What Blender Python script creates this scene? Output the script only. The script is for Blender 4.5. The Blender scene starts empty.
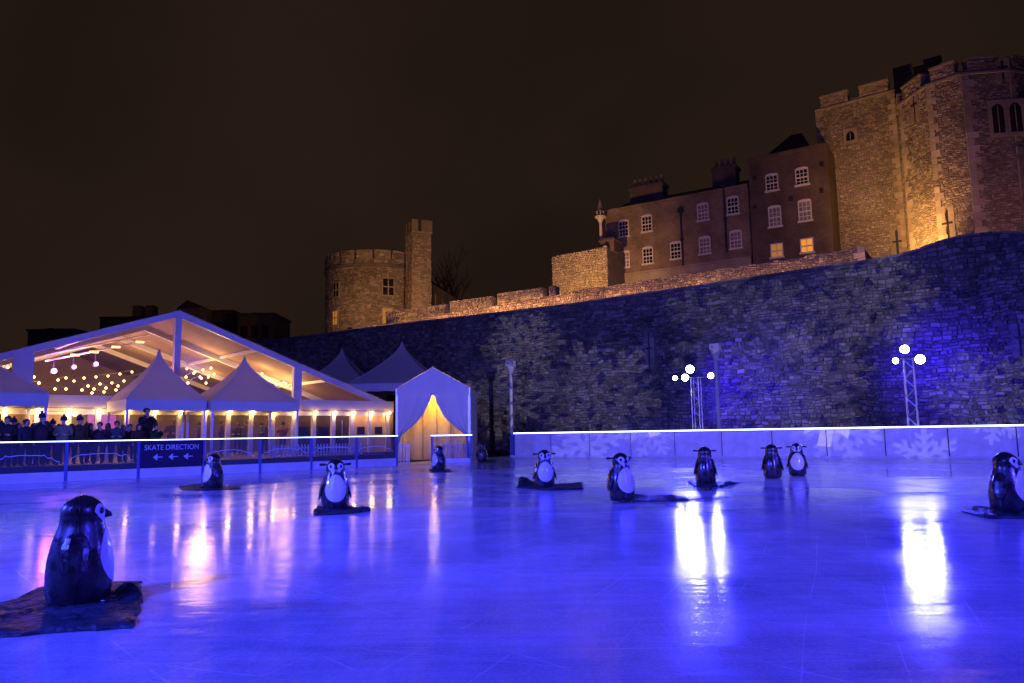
import bpy, bmesh, math, random
from mathutils import Vector, Matrix, noise as mn
random.seed(7)
R_ = math.radians
scene = bpy.context.scene
COL = scene.collection

# ------------------------------------------------------------------ camera
FPX, HC = 760.0, 1.37
PITCH, ROLL = math.atan(92 / FPX), 0.016
CM = (Matrix.Rotation(math.pi / 2 + PITCH, 3, 'X') @ Matrix.Rotation(-ROLL, 3, 'Z'))
CAMP = Vector((0, 0, HC))
cd = bpy.data.cameras.new('camera')
cd.sensor_width = 36.0
cd.lens = FPX / 1024 * 36.0
cd.clip_start = 0.1
cd.clip_end = 2000
cam = bpy.data.objects.new('camera', cd)
cam.matrix_world = Matrix.Translation(CAMP) @ CM.to_4x4()
COL.objects.link(cam)
scene.camera = cam

# ------------------------------------------------------------------ night sky
W = bpy.data.worlds.new('World')
scene.world = W
W.use_nodes = True
wn = W.node_tree.nodes
wl = W.node_tree.links
bg = wn['Background']
tc = wn.new('ShaderNodeTexCoord')
sx = wn.new('ShaderNodeSeparateXYZ')
wl.new(tc.outputs['Generated'], sx.inputs[0])
rp = wn.new('ShaderNodeValToRGB')            # sodium-lit city cloud, a little brighter to the horizon
rp.color_ramp.elements[0].position = 0.0
rp.color_ramp.elements[0].color = (.0205, .0112, .0076, 1)
rp.color_ramp.elements[1].position = 0.75
rp.color_ramp.elements[1].color = (.0118, .0068, .0040, 1)
wl.new(sx.outputs['Z'], rp.inputs[0])
nz = wn.new('ShaderNodeTexNoise')
nz.inputs['Scale'].default_value = 2.2
nz.inputs['Detail'].default_value = 3
wl.new(tc.outputs['Generated'], nz.inputs['Vector'])
mr = wn.new('ShaderNodeMapRange')
mr.inputs['From Min'].default_value = .3
mr.inputs['From Max'].default_value = .7
mr.inputs['To Min'].default_value = .68
mr.inputs['To Max'].default_value = 1.3
wl.new(nz.outputs['Fac'], mr.inputs['Value'])
mx = wn.new('ShaderNodeVectorMath')
mx.operation = 'SCALE'
wl.new(rp.outputs[0], mx.inputs[0])
wl.new(mr.outputs[0], mx.inputs['Scale'])
wl.new(mx.outputs[0], bg.inputs[0])
bg.inputs[1].default_value = 1.0

vs = scene.view_settings
vs.view_transform = 'Standard'
vs.look = 'None'
vs.exposure = 0.0
vs.gamma = 1.0
scene.cycles.use_denoising = True
scene.cycles.max_bounces = 6
scene.cycles.diffuse_bounces = 2
scene.cycles.glossy_bounces = 3
scene.cycles.transparent_max_bounces = 12
scene.cycles.sample_clamp_indirect = 4.0
scene.cycles.caustics_reflective = False
scene.cycles.caustics_refractive = False

# light levels
BLUE = (.04, .04, 1.0)
NEAR_W = 22000.0
FAR_W = 3400.0
GOBO_W = 60000.0
CASTLE = 1.5
WASH = 5000.0
WARM = (1.0, .46, .10)

# ------------------------------------------------------------------ helpers
def ray(x, y):
    return CM @ Vector(((x - 512) / FPX, -(y - 341.5) / FPX, -1.0))

def gnd(x, y, z=0.0):
    d = ray(x, y)
    return CAMP + d * ((z - HC) / d.z)

def at_depth(x, y, Y):
    d = ray(x, y)
    return CAMP + d * (Y / d.y)

class Frame:
    """a vertical reference plane: u runs along it, n points away from the camera"""
    def __init__(s, a, b):
        s.o = Vector((a[0], a[1], 0))
        d = Vector((b[0] - a[0], b[1] - a[1], 0))
        s.u = d.normalized()
        s.n = Vector((-s.u.y, s.u.x, 0))
        s.rot = math.atan2(s.u.y, s.u.x)
    def at(s, x, y, off):
        d = ray(x, y)
        k = (off + (s.o - CAMP).dot(s.n)) / d.dot(s.n)
        p = CAMP + d * k
        return ((p - s.o).dot(s.u), p.z)
    def w(s, t, off, z=0.0):
        p = s.o + s.u * t + s.n * off
        return Vector((p.x, p.y, z))

FR = Frame(gnd(515, 457), gnd(1024, 459))       # far barrier and the castle wall
FL = Frame(gnd(0, 484.6), gnd(397, 465.4))      # left barrier and the marquee

class MB:
    def __init__(s):
        s.v, s.f, s.m, s.c = [], [], [], []
        s.sm = False
    def quad(s, *pts, m=0, c=None):
        b = len(s.v)
        s.v += [tuple(p) for p in pts]
        s.f.append(tuple(range(b, b + len(pts))))
        s.m.append(m)
        s.c.append(c)
        return s
    def box(s, x0, x1, y0, y1, z0, z1, m=0, c=None):
        b = len(s.v)
        s.v += [(x, y, z) for z in (z0, z1) for (x, y) in ((x0, y0), (x1, y0), (x1, y1), (x0, y1))]
        for q in ((3, 2, 1, 0), (4, 5, 6, 7), (0, 1, 5, 4), (1, 2, 6, 5), (2, 3, 7, 6), (3, 0, 4, 7)):
            s.f.append(tuple(b + i for i in q))
            s.m.append(m)
            s.c.append(c)
        return s
    def tube(s, pts, r, n=8, cap=True, m=0):
        pts = [Vector(p) for p in pts]
        rs = r if isinstance(r, (list, tuple)) else [r] * len(pts)
        b = len(s.v)
        for i, p in enumerate(pts):
            t = (pts[min(i + 1, len(pts) - 1)] - pts[max(i - 1, 0)]).normalized()
            a = Vector((0, 0, 1)) if abs(t.z) < .9 else Vector((1, 0, 0))
            e1 = t.cross(a).normalized()
            e2 = t.cross(e1)
            for k in range(n):
                an = 2 * math.pi * k / n
                s.v.append(tuple(p + (e1 * math.cos(an) + e2 * math.sin(an)) * rs[i]))
        for i in range(len(pts) - 1):
            for k in range(n):
                s.f.append((b + i * n + k, b + i * n + (k + 1) % n, b + (i + 1) * n + (k + 1) % n, b + (i + 1) * n + k))
                s.m.append(m)
                s.c.append(None)
        if cap:
            s.f.append(tuple(b + k for k in range(n))[::-1]); s.m.append(m); s.c.append(None)
            s.f.append(tuple(b + (len(pts) - 1) * n + k for k in range(n))); s.m.append(m); s.c.append(None)
        return s
    def lathe(s, prof, n=24, sx=1.0, sy=1.0, m=0):
        b = len(s.v)
        for z, r in prof:
            for k in range(n):
                a = 2 * math.pi * k / n
                s.v.append((r * math.cos(a) * sx, r * math.sin(a) * sy, z))
        for i in range(len(prof) - 1):
            for k in range(n):
                s.f.append((b + i * n + k, b + i * n + (k + 1) % n, b + (i + 1) * n + (k + 1) % n, b + (i + 1) * n + k))
                s.m.append(m); s.c.append(None)
        s.f.append(tuple(b + k for k in range(n))[::-1]); s.m.append(m); s.c.append(None)
        s.f.append(tuple(b + (len(prof) - 1) * n + k for k in range(n))); s.m.append(m); s.c.append(None)
        return s
    def ball(s, c, r, n=10, k=6, m=0):
        c = Vector(c)
        rr = r if isinstance(r, (list, tuple)) else (r, r, r)
        b = len(s.v)
        for i in range(k + 1):
            th = math.pi * i / k
            for j in range(n):
                a = 2 * math.pi * j / n
                s.v.append((c.x + rr[0] * math.sin(th) * math.cos(a), c.y + rr[1] * math.sin(th) * math.sin(a), c.z - rr[2] * math.cos(th)))
        for i in range(k):
            for j in range(n):
                s.f.append((b + i * n + j, b + i * n + (j + 1) % n, b + (i + 1) * n + (j + 1) % n, b + (i + 1) * n + j))
                s.m.append(m); s.c.append(None)
        return s
    def mesh(s, name):
        me = bpy.data.meshes.new(name)
        me.from_pydata(s.v, [], s.f)
        me.polygons.foreach_set('material_index', s.m)
        if any(c is not None for c in s.c):
            at = me.attributes.new('tone', 'FLOAT', 'FACE')
            at.data.foreach_set('value', [(.5 if c is None else c) for c in s.c])
        if s.sm:
            me.polygons.foreach_set('use_smooth', [True] * len(s.f))
        me.update()
        return me
    def build(s, name, mats, parent=None, smooth=False):
        s.sm = smooth
        me = s.mesh(name)
        for m in (mats if isinstance(mats, (list, tuple)) else [mats]):
            me.materials.append(m)
        return link(name, me, parent)

def link(name, data, parent=None):
    o = bpy.data.objects.new(name, data)
    COL.objects.link(o)
    if parent is not None:
        o.parent = parent
    return o

def tag(o, label=None, cat=None, group=None, kind=None):
    if label: o['label'] = label
    if cat: o['category'] = cat
    if group: o['group'] = group
    if kind: o['kind'] = kind
    return o

def thing(name, label, cat, loc=(0, 0, 0), rotz=0.0, group=None):
    o = link(name, None)
    o.location = loc
    o.rotation_euler = (0, 0, rotz)
    return tag(o, label, cat, group)

def structure(o):
    o['kind'] = 'structure'
    return o

def copy_tree(o, parent=None):
    c = o.copy()
    COL.objects.link(c)
    c.parent = parent
    for ch in list(o.children):
        copy_tree(ch, c)
    return c

def lamp(name, kind, energy, color, parent, loc, target=None, size=.1, spot=60, blend=.6):
    d = bpy.data.lights.new(name, kind)
    d.energy = energy
    d.color = color
    if kind == 'AREA':
        d.shape = 'DISK'
        d.size = size
    else:
        d.shadow_soft_size = size
    if kind == 'SPOT':
        d.spot_size = R_(spot)
        d.spot_blend = blend
    o = link(name, d, parent)
    o.location = loc
    if target is not None:
        o.rotation_euler = (Vector(target) - Vector(loc)).to_track_quat('-Z', 'Y').to_euler()
    return o

# ------------------------------------------------------------------ materials
def new_mat(name):
    m = bpy.data.materials.new(name)
    m.use_nodes = True
    nt = m.node_tree
    return m, nt, nt.nodes['Principled BSDF']

def simple(name, col, rough=.5, metal=0.0, spec=.5, var=.12, scale=6.0, bump=0.0, coat=0.0, bscale=None):
    m, nt, p = new_mat(name)
    p.inputs['Roughness'].default_value = rough
    p.inputs['Metallic'].default_value = metal
    p.inputs['Specular IOR Level'].default_value = spec
    p.inputs['Coat Weight'].default_value = coat
    p.inputs['Coat Roughness'].default_value = .08
    t = nt.nodes.new('ShaderNodeTexCoord')
    n = nt.nodes.new('ShaderNodeTexNoise')
    n.inputs['Scale'].default_value = scale
    n.inputs['Detail'].default_value = 4
    nt.links.new(t.outputs['Object'], n.inputs['Vector'])
    r = nt.nodes.new('ShaderNodeValToRGB')
    r.color_ramp.elements[0].position = .3
    r.color_ramp.elements[1].position = .7
    r.color_ramp.elements[0].color = tuple(c * (1 - var) for c in col) + (1,)
    r.color_ramp.elements[1].color = tuple(min(1, c * (1 + var)) for c in col) + (1,)
    nt.links.new(n.outputs['Fac'], r.inputs[0])
    nt.links.new(r.outputs[0], p.inputs['Base Color'])
    if bump:
        n2 = nt.nodes.new('ShaderNodeTexNoise')
        n2.inputs['Scale'].default_value = bscale or scale * 3
        n2.inputs['Detail'].default_value = 4
        nt.links.new(t.outputs['Object'], n2.inputs['Vector'])
        b = nt.nodes.new('ShaderNodeBump')
        b.inputs['Strength'].default_value = bump
        b.inputs['Distance'].default_value = .03
        nt.links.new(n2.outputs['Fac'], b.inputs['Height'])
        nt.links.new(b.outputs[0], p.inputs['Normal'])
    return m

def emit(name, col, strength):
    m, nt, p = new_mat(name)
    p.inputs['Base Color'].default_value = (.02, .02, .02, 1)
    p.inputs['Emission Color'].default_value = tuple(col) + (1,)
    p.inputs['Emission Strength'].default_value = strength
    return m

def stone_mat(name, dark, light, rough=.9, big=.25):
    """per-stone tone from the mesh attribute plus grain and large weather stains"""
    m, nt, p = new_mat(name)
    L = nt.links.new
    p.inputs['Roughness'].default_value = rough
    p.inputs['Specular IOR Level'].default_value = .25
    a = nt.nodes.new('ShaderNodeAttribute')
    a.attribute_name = 'tone'
    t = nt.nodes.new('ShaderNodeTexCoord')
    n = nt.nodes.new('ShaderNodeTexNoise')
    n.inputs['Scale'].default_value = 9
    n.inputs['Detail'].default_value = 6
    L(t.outputs['Object'], n.inputs['Vector'])
    n2 = nt.nodes.new('ShaderNodeTexNoise')
    n2.inputs['Scale'].default_value = big
    n2.inputs['Detail'].default_value = 5
    n2.inputs['Roughness'].default_value = .65
    L(t.outputs['Object'], n2.inputs['Vector'])
    def mth(op, x, y, cl=False):
        q = nt.nodes.new('ShaderNodeMath')
        q.operation = op
        q.use_clamp = cl
        for i, k in ((0, x), (1, y)):
            if isinstance(k, (int, float)): q.inputs[i].default_value = k
            else: L(k, q.inputs[i])
        return q.outputs[0]
    s1 = mth('MULTIPLY', a.outputs['Fac'], .55)
    s2 = mth('MULTIPLY', mth('SUBTRACT', n.outputs['Fac'], .5), .9)
    s3 = mth('MULTIPLY', mth('SUBTRACT', n2.outputs['Fac'], .5), 1.7)
    f = mth('ADD', mth('ADD', mth('ADD', s1, s2), s3), .18, True)
    r = nt.nodes.new('ShaderNodeValToRGB')
    r.color_ramp.elements[0].color = tuple(dark) + (1,)
    r.color_ramp.elements[1].color = tuple(light) + (1,)
    L(f, r.inputs[0])
    L(r.outputs[0], p.inputs['Base Color'])
    b = nt.nodes.new('ShaderNodeBump')
    b.inputs['Strength'].default_value = .6
    b.inputs['Distance'].default_value = .04
    L(n.outputs['Fac'], b.inputs['Height'])
    L(b.outputs[0], p.inputs['Normal'])
    return m

def brick_mat(name, c1, c2, mortar):
    m, nt, p = new_mat(name)
    L = nt.links.new
    p.inputs['Roughness'].default_value = .9
    t = nt.nodes.new('ShaderNodeTexCoord')
    mp = nt.nodes.new('ShaderNodeMapping')
    mp.inputs['Rotation'].default_value = (math.pi / 2, 0, 0)
    L(t.outputs['Object'], mp.inputs[0])
    b = nt.nodes.new('ShaderNodeTexBrick')
    b.inputs['Color1'].default_value = c1 + (1,)
    b.inputs['Color2'].default_value = c2 + (1,)
    b.inputs['Mortar'].default_value = mortar + (1,)
    b.inputs['Scale'].default_value = 1.0
    b.inputs['Brick Width'].default_value = .24
    b.inputs['Row Height'].default_value = .085
    b.inputs['Mortar Size'].default_value = .008
    L(mp.outputs[0], b.inputs['Vector'])
    n = nt.nodes.new('ShaderNodeTexNoise')
    n.inputs['Scale'].default_value = .7
    n.inputs['Detail'].default_value = 6
    L(t.outputs['Object'], n.inputs['Vector'])
    mr = nt.nodes.new('ShaderNodeMapRange')
    mr.inputs['From Min'].default_value = .3
    mr.inputs['From Max'].default_value = .7
    mr.inputs['To Min'].default_value = .6
    mr.inputs['To Max'].default_value = 1.3
    L(n.outputs['Fac'], mr.inputs['Value'])
    s = nt.nodes.new('ShaderNodeVectorMath')
    s.operation = 'SCALE'
    L(b.outputs['Color'], s.inputs[0])
    L(mr.outputs[0], s.inputs['Scale'])
    L(s.outputs[0], p.inputs['Base Color'])
    bp = nt.nodes.new('ShaderNodeBump')
    bp.inputs['Strength'].default_value = .5
    bp.inputs['Distance'].default_value = .01
    L(b.outputs['Fac'], bp.inputs['Height'])
    bp.invert = True
    L(bp.outputs[0], p.inputs['Normal'])
    return m

def clear(name, tint, refl=.12, milky=0.0):
    """thin clear sheet: transparent, a share of mirror gloss and a little milkiness"""
    m = bpy.data.materials.new(name)
    m.use_nodes = True
    nt = m.node_tree
    nt.nodes.clear()
    L = nt.links.new
    out = nt.nodes.new('ShaderNodeOutputMaterial')
    tr = nt.nodes.new('ShaderNodeBsdfTransparent')
    tr.inputs[0].default_value = tint + (1,)
    gl = nt.nodes.new('ShaderNodeBsdfGlossy')
    gl.inputs['Roughness'].default_value = .12
    gl.inputs['Color'].default_value = (.9, .9, .9, 1)
    t = nt.nodes.new('ShaderNodeTexCoord')
    n = nt.nodes.new('ShaderNodeTexNoise')
    n.inputs['Scale'].default_value = 1.3
    L(t.outputs['Object'], n.inputs['Vector'])
    bp = nt.nodes.new('ShaderNodeBump')
    bp.inputs['Strength'].default_value = .12
    L(n.outputs['Fac'], bp.inputs['Height'])
    L(bp.outputs[0], gl.inputs['Normal'])
    fr = nt.nodes.new('ShaderNodeLayerWeight')
    fr.inputs['Blend'].default_value = refl
    a = nt.nodes.new('ShaderNodeMixShader')
    L(fr.outputs['Fresnel'], a.inputs[0])
    L(tr.outputs[0], a.inputs[1])
    L(gl.outputs[0], a.inputs[2])
    last = a
    if milky:
        df = nt.nodes.new('ShaderNodeBsdfDiffuse')
        df.inputs[0].default_value = (.8, .8, .8, 1)
        b = nt.nodes.new('ShaderNodeMixShader')
        b.inputs[0].default_value = milky
        L(a.outputs[0], b.inputs[1])
        L(df.outputs[0], b.inputs[2])
        last = b
    L(last.outputs[0], out.inputs[0])
    return m

def ice_mat():
    m, nt, p = new_mat('wet_ice')
    L = nt.links.new
    t = nt.nodes.new('ShaderNodeTexCoord')
    def noise(scale, detail, vec=None, rough=.5, dist=0):
        n = nt.nodes.new('ShaderNodeTexNoise')
        n.inputs['Scale'].default_value = scale
        n.inputs['Detail'].default_value = detail
        n.inputs['Roughness'].default_value = rough
        n.inputs['Distortion'].default_value = dist
        L(vec or t.outputs['Object'], n.inputs['Vector'])
        return n.outputs['Fac']
    def ramp(f, a, b, c0, c1):
        r = nt.nodes.new('ShaderNodeMapRange')
        r.inputs['From Min'].default_value = a
        r.inputs['From Max'].default_value = b
        r.inputs['To Min'].default_value = c0
        r.inputs['To Max'].default_value = c1
        L(f, r.inputs['Value'])
        return r.outputs[0]
    def stretch(sx, sy, rz):
        q = nt.nodes.new('ShaderNodeMapping')
        q.inputs['Scale'].default_value = (sx, sy, 1)
        q.inputs['Rotation'].default_value = (0, 0, rz)
        L(t.outputs['Object'], q.inputs[0])
        return q.outputs[0]
    def add(x, y, op='ADD'):
        q = nt.nodes.new('ShaderNodeMath')
        q.operation = op
        for i, k in ((0, x), (1, y)):
            if isinstance(k, (int, float)): q.inputs[i].default_value = k
            else: L(k, q.inputs[i])
        return q.outputs[0]
    wet = noise(.16, 6, None, .6, .8)                    # large wet and frosted patches
    mid = noise(.9, 6, None, .65, .4)
    fine = noise(7, 5, None, .65)
    frost = noise(38, 4, None, .8)
    scr = noise(1.0, 4, stretch(.5, 9, .5), .7)          # skate scratches, two directions
    scr2 = noise(1.0, 4, stretch(9, .6, -.35), .7)
    scr3 = noise(1.0, 3, stretch(.25, 30, 1.1), .8)
    rip = noise(1.0, 3, stretch(1.1, 4.5, 0), .6)        # melt-water ripples
    def wave(rz, scale, dist, lo):
        q = nt.nodes.new('ShaderNodeTexWave')
        q.inputs['Scale'].default_value = scale
        q.inputs['Distortion'].default_value = dist
        q.inputs['Detail'].default_value = 1
        q.inputs['Detail Scale'].default_value = .25
        L(stretch(1, 1, rz), q.inputs['Vector'])
        return ramp(q.outputs['Fac'], lo, 1.0, 0, 1)
    brk = ramp(noise(.8, 3, None, .6), .45, .6, 0, 1)
    lines = add(add(wave(.4, .55, 2.0, .9988), wave(-.7, .35, 3.0, .9990)), wave(1.9, .45, 2.5, .9990))
    lines = add(lines, brk, 'MULTIPLY')
    ro = add(add(ramp(wet, .44, .54, .065, .16), ramp(mid, .35, .65, -.02, .05)), add(ramp(fine, .3, .7, -.015, .03), ramp(frost, .35, .65, -.01, .02)))
    L(ro, p.inputs['Roughness'])
    r = nt.nodes.new('ShaderNodeValToRGB')
    r.color_ramp.elements[0].position = .41
    r.color_ramp.elements[0].color = (.27, .30, .37, 1)
    r.color_ramp.elements[1].position = .64
    r.color_ramp.elements[1].color = (.74, .78, .84, 1)
    tone = add(add(add(wet, .36, 'MULTIPLY'), add(mid, .22, 'MULTIPLY')), add(add(frost, .26, 'MULTIPLY'), add(add(scr, .1, 'MULTIPLY'), add(add(scr2, .06, 'MULTIPLY'), add(ramp(scr3, .60, .70, 0, 1), .10, 'MULTIPLY')))))
    L(add(tone, add(lines, .11, 'MULTIPLY')), r.inputs[0])
    L(r.outputs[0], p.inputs['Base Color'])
    p.inputs['IOR'].default_value = 1.31
    h = add(add(add(fine, .16, 'MULTIPLY'), add(frost, .05, 'MULTIPLY')), add(add(add(scr, .2, 'MULTIPLY'), add(scr2, .2, 'MULTIPLY')), add(add(rip, .9, 'MULTIPLY'), add(mid, 1.1, 'MULTIPLY'))))
    b = nt.nodes.new('ShaderNodeBump')
    b.inputs['Strength'].default_value = .34
    b.inputs['Distance'].default_value = .012
    L(h, b.inputs['Height'])
    L(b.outputs[0], p.inputs['Normal'])
    return m

M = {}
M['ice'] = ice_mat()
M['ground'] = simple('moat_ground', (.05, .05, .045), .95, var=.4, scale=.8, bump=.5)
M['deck'] = simple('deck_board', (.14, .10, .07), .7, var=.3, scale=3)
M['skirt'] = simple('deck_skirt', (.04, .05, .07), .8)
M['stone'] = stone_mat('moat_wall_stone', (.05, .045, .042), (.27, .25, .225), big=.22)
M['mortar'] = simple('wall_mortar', (.10, .09, .08), .95, var=.3, scale=2)
M['tower'] = stone_mat('tower_rubble', (.11, .09, .07), (.36, .31, .24), big=.15)
M['quoin'] = stone_mat('pale_quoin', (.20, .17, .13), (.40, .35, .27), big=.6)
M['brick'] = brick_mat('old_brick', (.12, .085, .062), (.18, .125, .085), (.17, .145, .12))
M['brick_dark'] = brick_mat('dark_brick', (.06, .04, .036), (.085, .055, .048), (.08, .07, .062))
M['slate'] = simple('roof_slate', (.035, .035, .04), .7, var=.3)
M['black_iron'] = simple('black_iron', (.015, .015, .016), .5)
M['white_paint'] = simple('white_paint', (.75, .73, .70), .5, var=.06)
M['window_paint'] = simple('weathered_window_paint', (.46, .44, .41), .6, var=.15)
M['pale_glass'] = simple('curtained_window_glass', (.16, .15, .16), .2, var=.4, scale=2)
M['dark_glass'] = simple('dark_window_glass', (.012, .013, .016), .1, var=.3, scale=1)
M['lit_glass'] = emit('lit_window_glass', (1.0, .33, .03), .85)
M['lit_dim'] = emit('dim_window_glass', (1.0, .36, .06), .38)
M['pvc'] = simple('white_pvc', (.52, .52, .47), .45, var=.06, scale=1.5, bump=.15, bscale=2.5)
M['canvas'] = simple('pagoda_canvas', (.50, .49, .40), .7, var=.08, scale=1.2, bump=.25, bscale=1.5)
def translucent(m, f):
    nt = m.node_tree
    p = nt.nodes['Principled BSDF']
    out = nt.nodes['Material Output']
    t = nt.nodes.new('ShaderNodeBsdfTranslucent')
    t.inputs[0].default_value = (.62, .55, .46, 1)
    mx_ = nt.nodes.new('ShaderNodeMixShader')
    mx_.inputs[0].default_value = f
    nt.links.new(p.outputs[0], mx_.inputs[1])
    nt.links.new(t.outputs[0], mx_.inputs[2])
    nt.links.new(mx_.outputs[0], out.inputs[0])
translucent(M['canvas'], .35)
M['alu'] = simple('aluminium', (.62, .63, .65), .35, metal=.85, var=.06)
M['steel_grey'] = simple('grey_post_paint', (.34, .34, .36), .45, var=.1)
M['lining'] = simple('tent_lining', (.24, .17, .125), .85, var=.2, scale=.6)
M['yellow'] = simple('yellow_cloth', (.72, .50, .16), .8, var=.15, scale=1.5)
M['panel'] = simple('white_barrier_board', (.78, .78, .80), .4, var=.13, scale=2.2, bump=.05)
M['kick'] = simple('kickboard', (.68, .70, .74), .45, var=.08, scale=2)
M['seam'] = simple('dark_seam', (.03, .03, .04), .7)
M['sign'] = simple('navy_sign', (.006, .008, .05), .5)
M['lettering'] = simple('sign_lettering', (.62, .66, .8), .6)
M['bluepost'] = simple('blue_post', (.10, .14, .42), .4)
M['led'] = emit('led_strip', (.55, .68, 1.0), 5.0)
M['bulb'] = emit('warm_bulb', (1.0, .50, .14), 14.0)
M['lens_blue'] = emit('flood_lens', (.62, .58, 1.0), 60.0)
M['lens_purple'] = emit('purple_lens', (.75, .22, 1.0), 14.0)
M['lens_amber'] = emit('amber_tube', (1.0, .38, .12), 6.0)
M['screen'] = emit('magenta_screen', (.75, .10, .65), .8)
M['housing'] = simple('lamp_housing', (.02, .02, .022), .5)
M['clear_pvc'] = clear('clear_pvc', (.86, .85, .84), .10, .05)
M['glass_panel'] = clear('glass_panel', (.72, .76, .9), .14, .05)
M['pblack'] = simple('black_plastic', (.010, .010, .014), .22, var=.3, scale=9, coat=.6, bump=.05)
def scuff(m, lo, hi):
    nt = m.node_tree
    t_ = nt.nodes.new('ShaderNodeTexCoord')
    n_ = nt.nodes.new('ShaderNodeTexNoise')
    n_.inputs['Scale'].default_value = 5
    n_.inputs['Detail'].default_value = 8
    n_.inputs['Roughness'].default_value = .75
    nt.links.new(t_.outputs['Object'], n_.inputs['Vector'])
    q = nt.nodes.new('ShaderNodeMapRange')
    q.inputs['From Min'].default_value = .42
    q.inputs['From Max'].default_value = .62
    q.inputs['To Min'].default_value = lo
    q.inputs['To Max'].default_value = hi
    nt.links.new(n_.outputs['Fac'], q.inputs['Value'])
    nt.links.new(q.outputs[0], nt.nodes['Principled BSDF'].inputs['Roughness'])
    nt.links.new(q.outputs[0], nt.nodes['Principled BSDF'].inputs['Coat Roughness'])
scuff(M['pblack'], .14, .5)
M['pwhite'] = simple('white_plastic', (.72, .70, .70), .3, var=.05, coat=.3)
M['rubber'] = simple('wet_rubber_mat', (.022, .034, .045), .45, var=.7, scale=7, bump=1.0, bscale=16, spec=.2)
M['skin'] = simple('skin', (.45, .28, .20), .6)
M['hair'] = simple('hair', (.03, .02, .015), .6)
M['bark'] = simple('bark', (.05, .04, .03), .9)
for i, c in enumerate([(.012, .012, .014), (.03, .012, .028), (.05, .01, .01), (.008, .014, .045), (.045, .03, .016), (.22, .03, .025), (.03, .045, .07), (.012, .028, .014), (.15, .13, .10)]):
    M['coat%d' % i] = simple('coat_cloth', c, .85, var=.25, scale=12)

# ------------------------------------------------------------------ setting: ground, ice, deck
structure(MB().quad((-400, -200, -.06), (400, -200, -.06), (400, 600, -.06), (-400, 600, -.06)).build('ground', M['ground']))
NB = 14
pL0, pL1 = FL.w(-13, .02), FL.w(15.35, .02)
pR0, pR1 = FR.w(0, .02), FR.w(36, .02)
ice = MB().quad((-30, -6, 0), (38, -6, 0), tuple(pR1), tuple(pR0), tuple(FR.w(-1.5, 2.2)), tuple(FL.w(17.0, 2.6)), tuple(pL1), tuple(pL0)).build('ice', M['ice'])
structure(ice)

# ------------------------------------------------------------------ stone walls built of single stones
def stones(mb, pos_, w, h, sh=(.2, .34), sl=(.3, .75), depth=.07, rough=.035, holes=(), base=0.0, top=None, gap=.014, warp=.16):
    """pos(s, z, d) maps wall coordinates to a point; d is how proud of the wall"""
    ph = random.uniform(0, 50)
    def pos(s, z, d):
        q = warp * mn.noise(Vector((s * .55 + ph, z * .6, ph))) + warp * .6 * mn.noise(Vector((s * 2.1 + ph, z * 1.9, 4.0)))
        return pos_(s, z + (q if base + .3 < z < h - .3 else 0), d)
    z = base
    while z < h:
        ch = random.uniform(*sh)
        z1 = min(z + ch, h + .05)
        s = -random.uniform(0, sl[0])
        while s < w:
            ln = random.uniform(*sl)
            a, b = max(s, 0), min(s + ln, w)
            s += ln
            if b - a < .08:
                continue
            cz, cs = (z + z1) / 2, (a + b) / 2
            if top is not None and cz > top(cs):
                continue
            if any(hx0 - .02 < cs < hx1 + .02 and hz0 < cz < hz1 for hx0, hx1, hz0, hz1 in holes):
                continue
            g = gap
            k = .018
            d = depth + random.uniform(-rough, rough)
            j = lambda: random.uniform(-.02, .02)
            za, zb = z + g + j() * .7, z1 - g + j() * .7
            f = [pos(a + g + k + j(), za + k, d + j() * .6), pos(b - g - k + j(), za + k, d + j() * .6), pos(b - g - k + j(), zb - k, d + j() * .6), pos(a + g + k + j(), zb - k, d + j() * .6)]
            r = [pos(a + g, za, 0), pos(b - g, za, 0), pos(b - g, zb, 0), pos(a + g, zb, 0)]
            tone = random.random()
            tone = tone * tone if random.random() < .6 else tone
            if random.random() < .06: tone = 1.3
            mb.quad(*f, c=tone)
            for q in range(4):
                mb.quad(r[q], r[(q + 1) % 4], f[(q + 1) % 4], f[q], c=tone)
        z = z1
    return mb

WOFF = 6.0                                          # castle wall stands 6 m behind the far barrier
def wall_profile():
    pts = [(-60, 9.6)]
    for x, y in ((265, 342), (420, 323), (560, 307), (680, 290), (780, 275), (862, 263), (890, 259), (912, 254), (940, 243), (965, 237), (1000, 234.5), (1060, 236)):
        pts.append(FR.at(x, y, WOFF))
    pts.append((45, 10.6))
    return pts
WP = wall_profile()
def wall_top(t):
    for (a, za), (b, zb) in zip(WP, WP[1:]):
        if a <= t <= b:
            return za + (zb - za) * (t - a) / (b - a)
    return WP[-1][1]

wt0, wt1 = -50.0, 42.0
cw = thing('curtain_wall', 'long rubble stone castle wall rising behind the rink, washed in blue light', 'castle wall', FR.w(0, WOFF), FR.rot)
core = MB()
N = 92
for i in range(N):
    a, b = wt0 + (wt1 - wt0) * i / N, wt0 + (wt1 - wt0) * (i + 1) / N
    za, zb = wall_top(a), wall_top(b)
    core.quad((a, 0, -.06), (b, 0, -.06), (b, 0, zb), (a, 0, za))
    core.quad((a, 0, za), (b, 0, zb), (b, 2.6, zb), (a, 2.6, za))
core.quad((wt0, 2.6, -.06), (wt1, 2.6, -.06), (wt1, 2.6, 9.5), (wt0, 2.6, 9.5))
core.build('wall_core', M['mortar'], cw)
slits = []
for x, y0, y1 in ((649, 337, 365), (1019, 330, 352)):
    ta, za = FR.at(x, y0, WOFF)
    _, zb = FR.at(x, y1, WOFF)
    slits.append((ta, zb, za))
st = stones(MB(), lambda s, z, d: (wt0 + s, -d, z), wt1 - wt0, 11.4, sh=(.11, .25), sl=(.14, .48), depth=.07, rough=.055,
            top=lambda s: wall_top(wt0 + s) - .02, holes=[(t - wt0 - .4, t - wt0 + .4, a - .3, b + .3) for t, a, b in slits])
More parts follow.
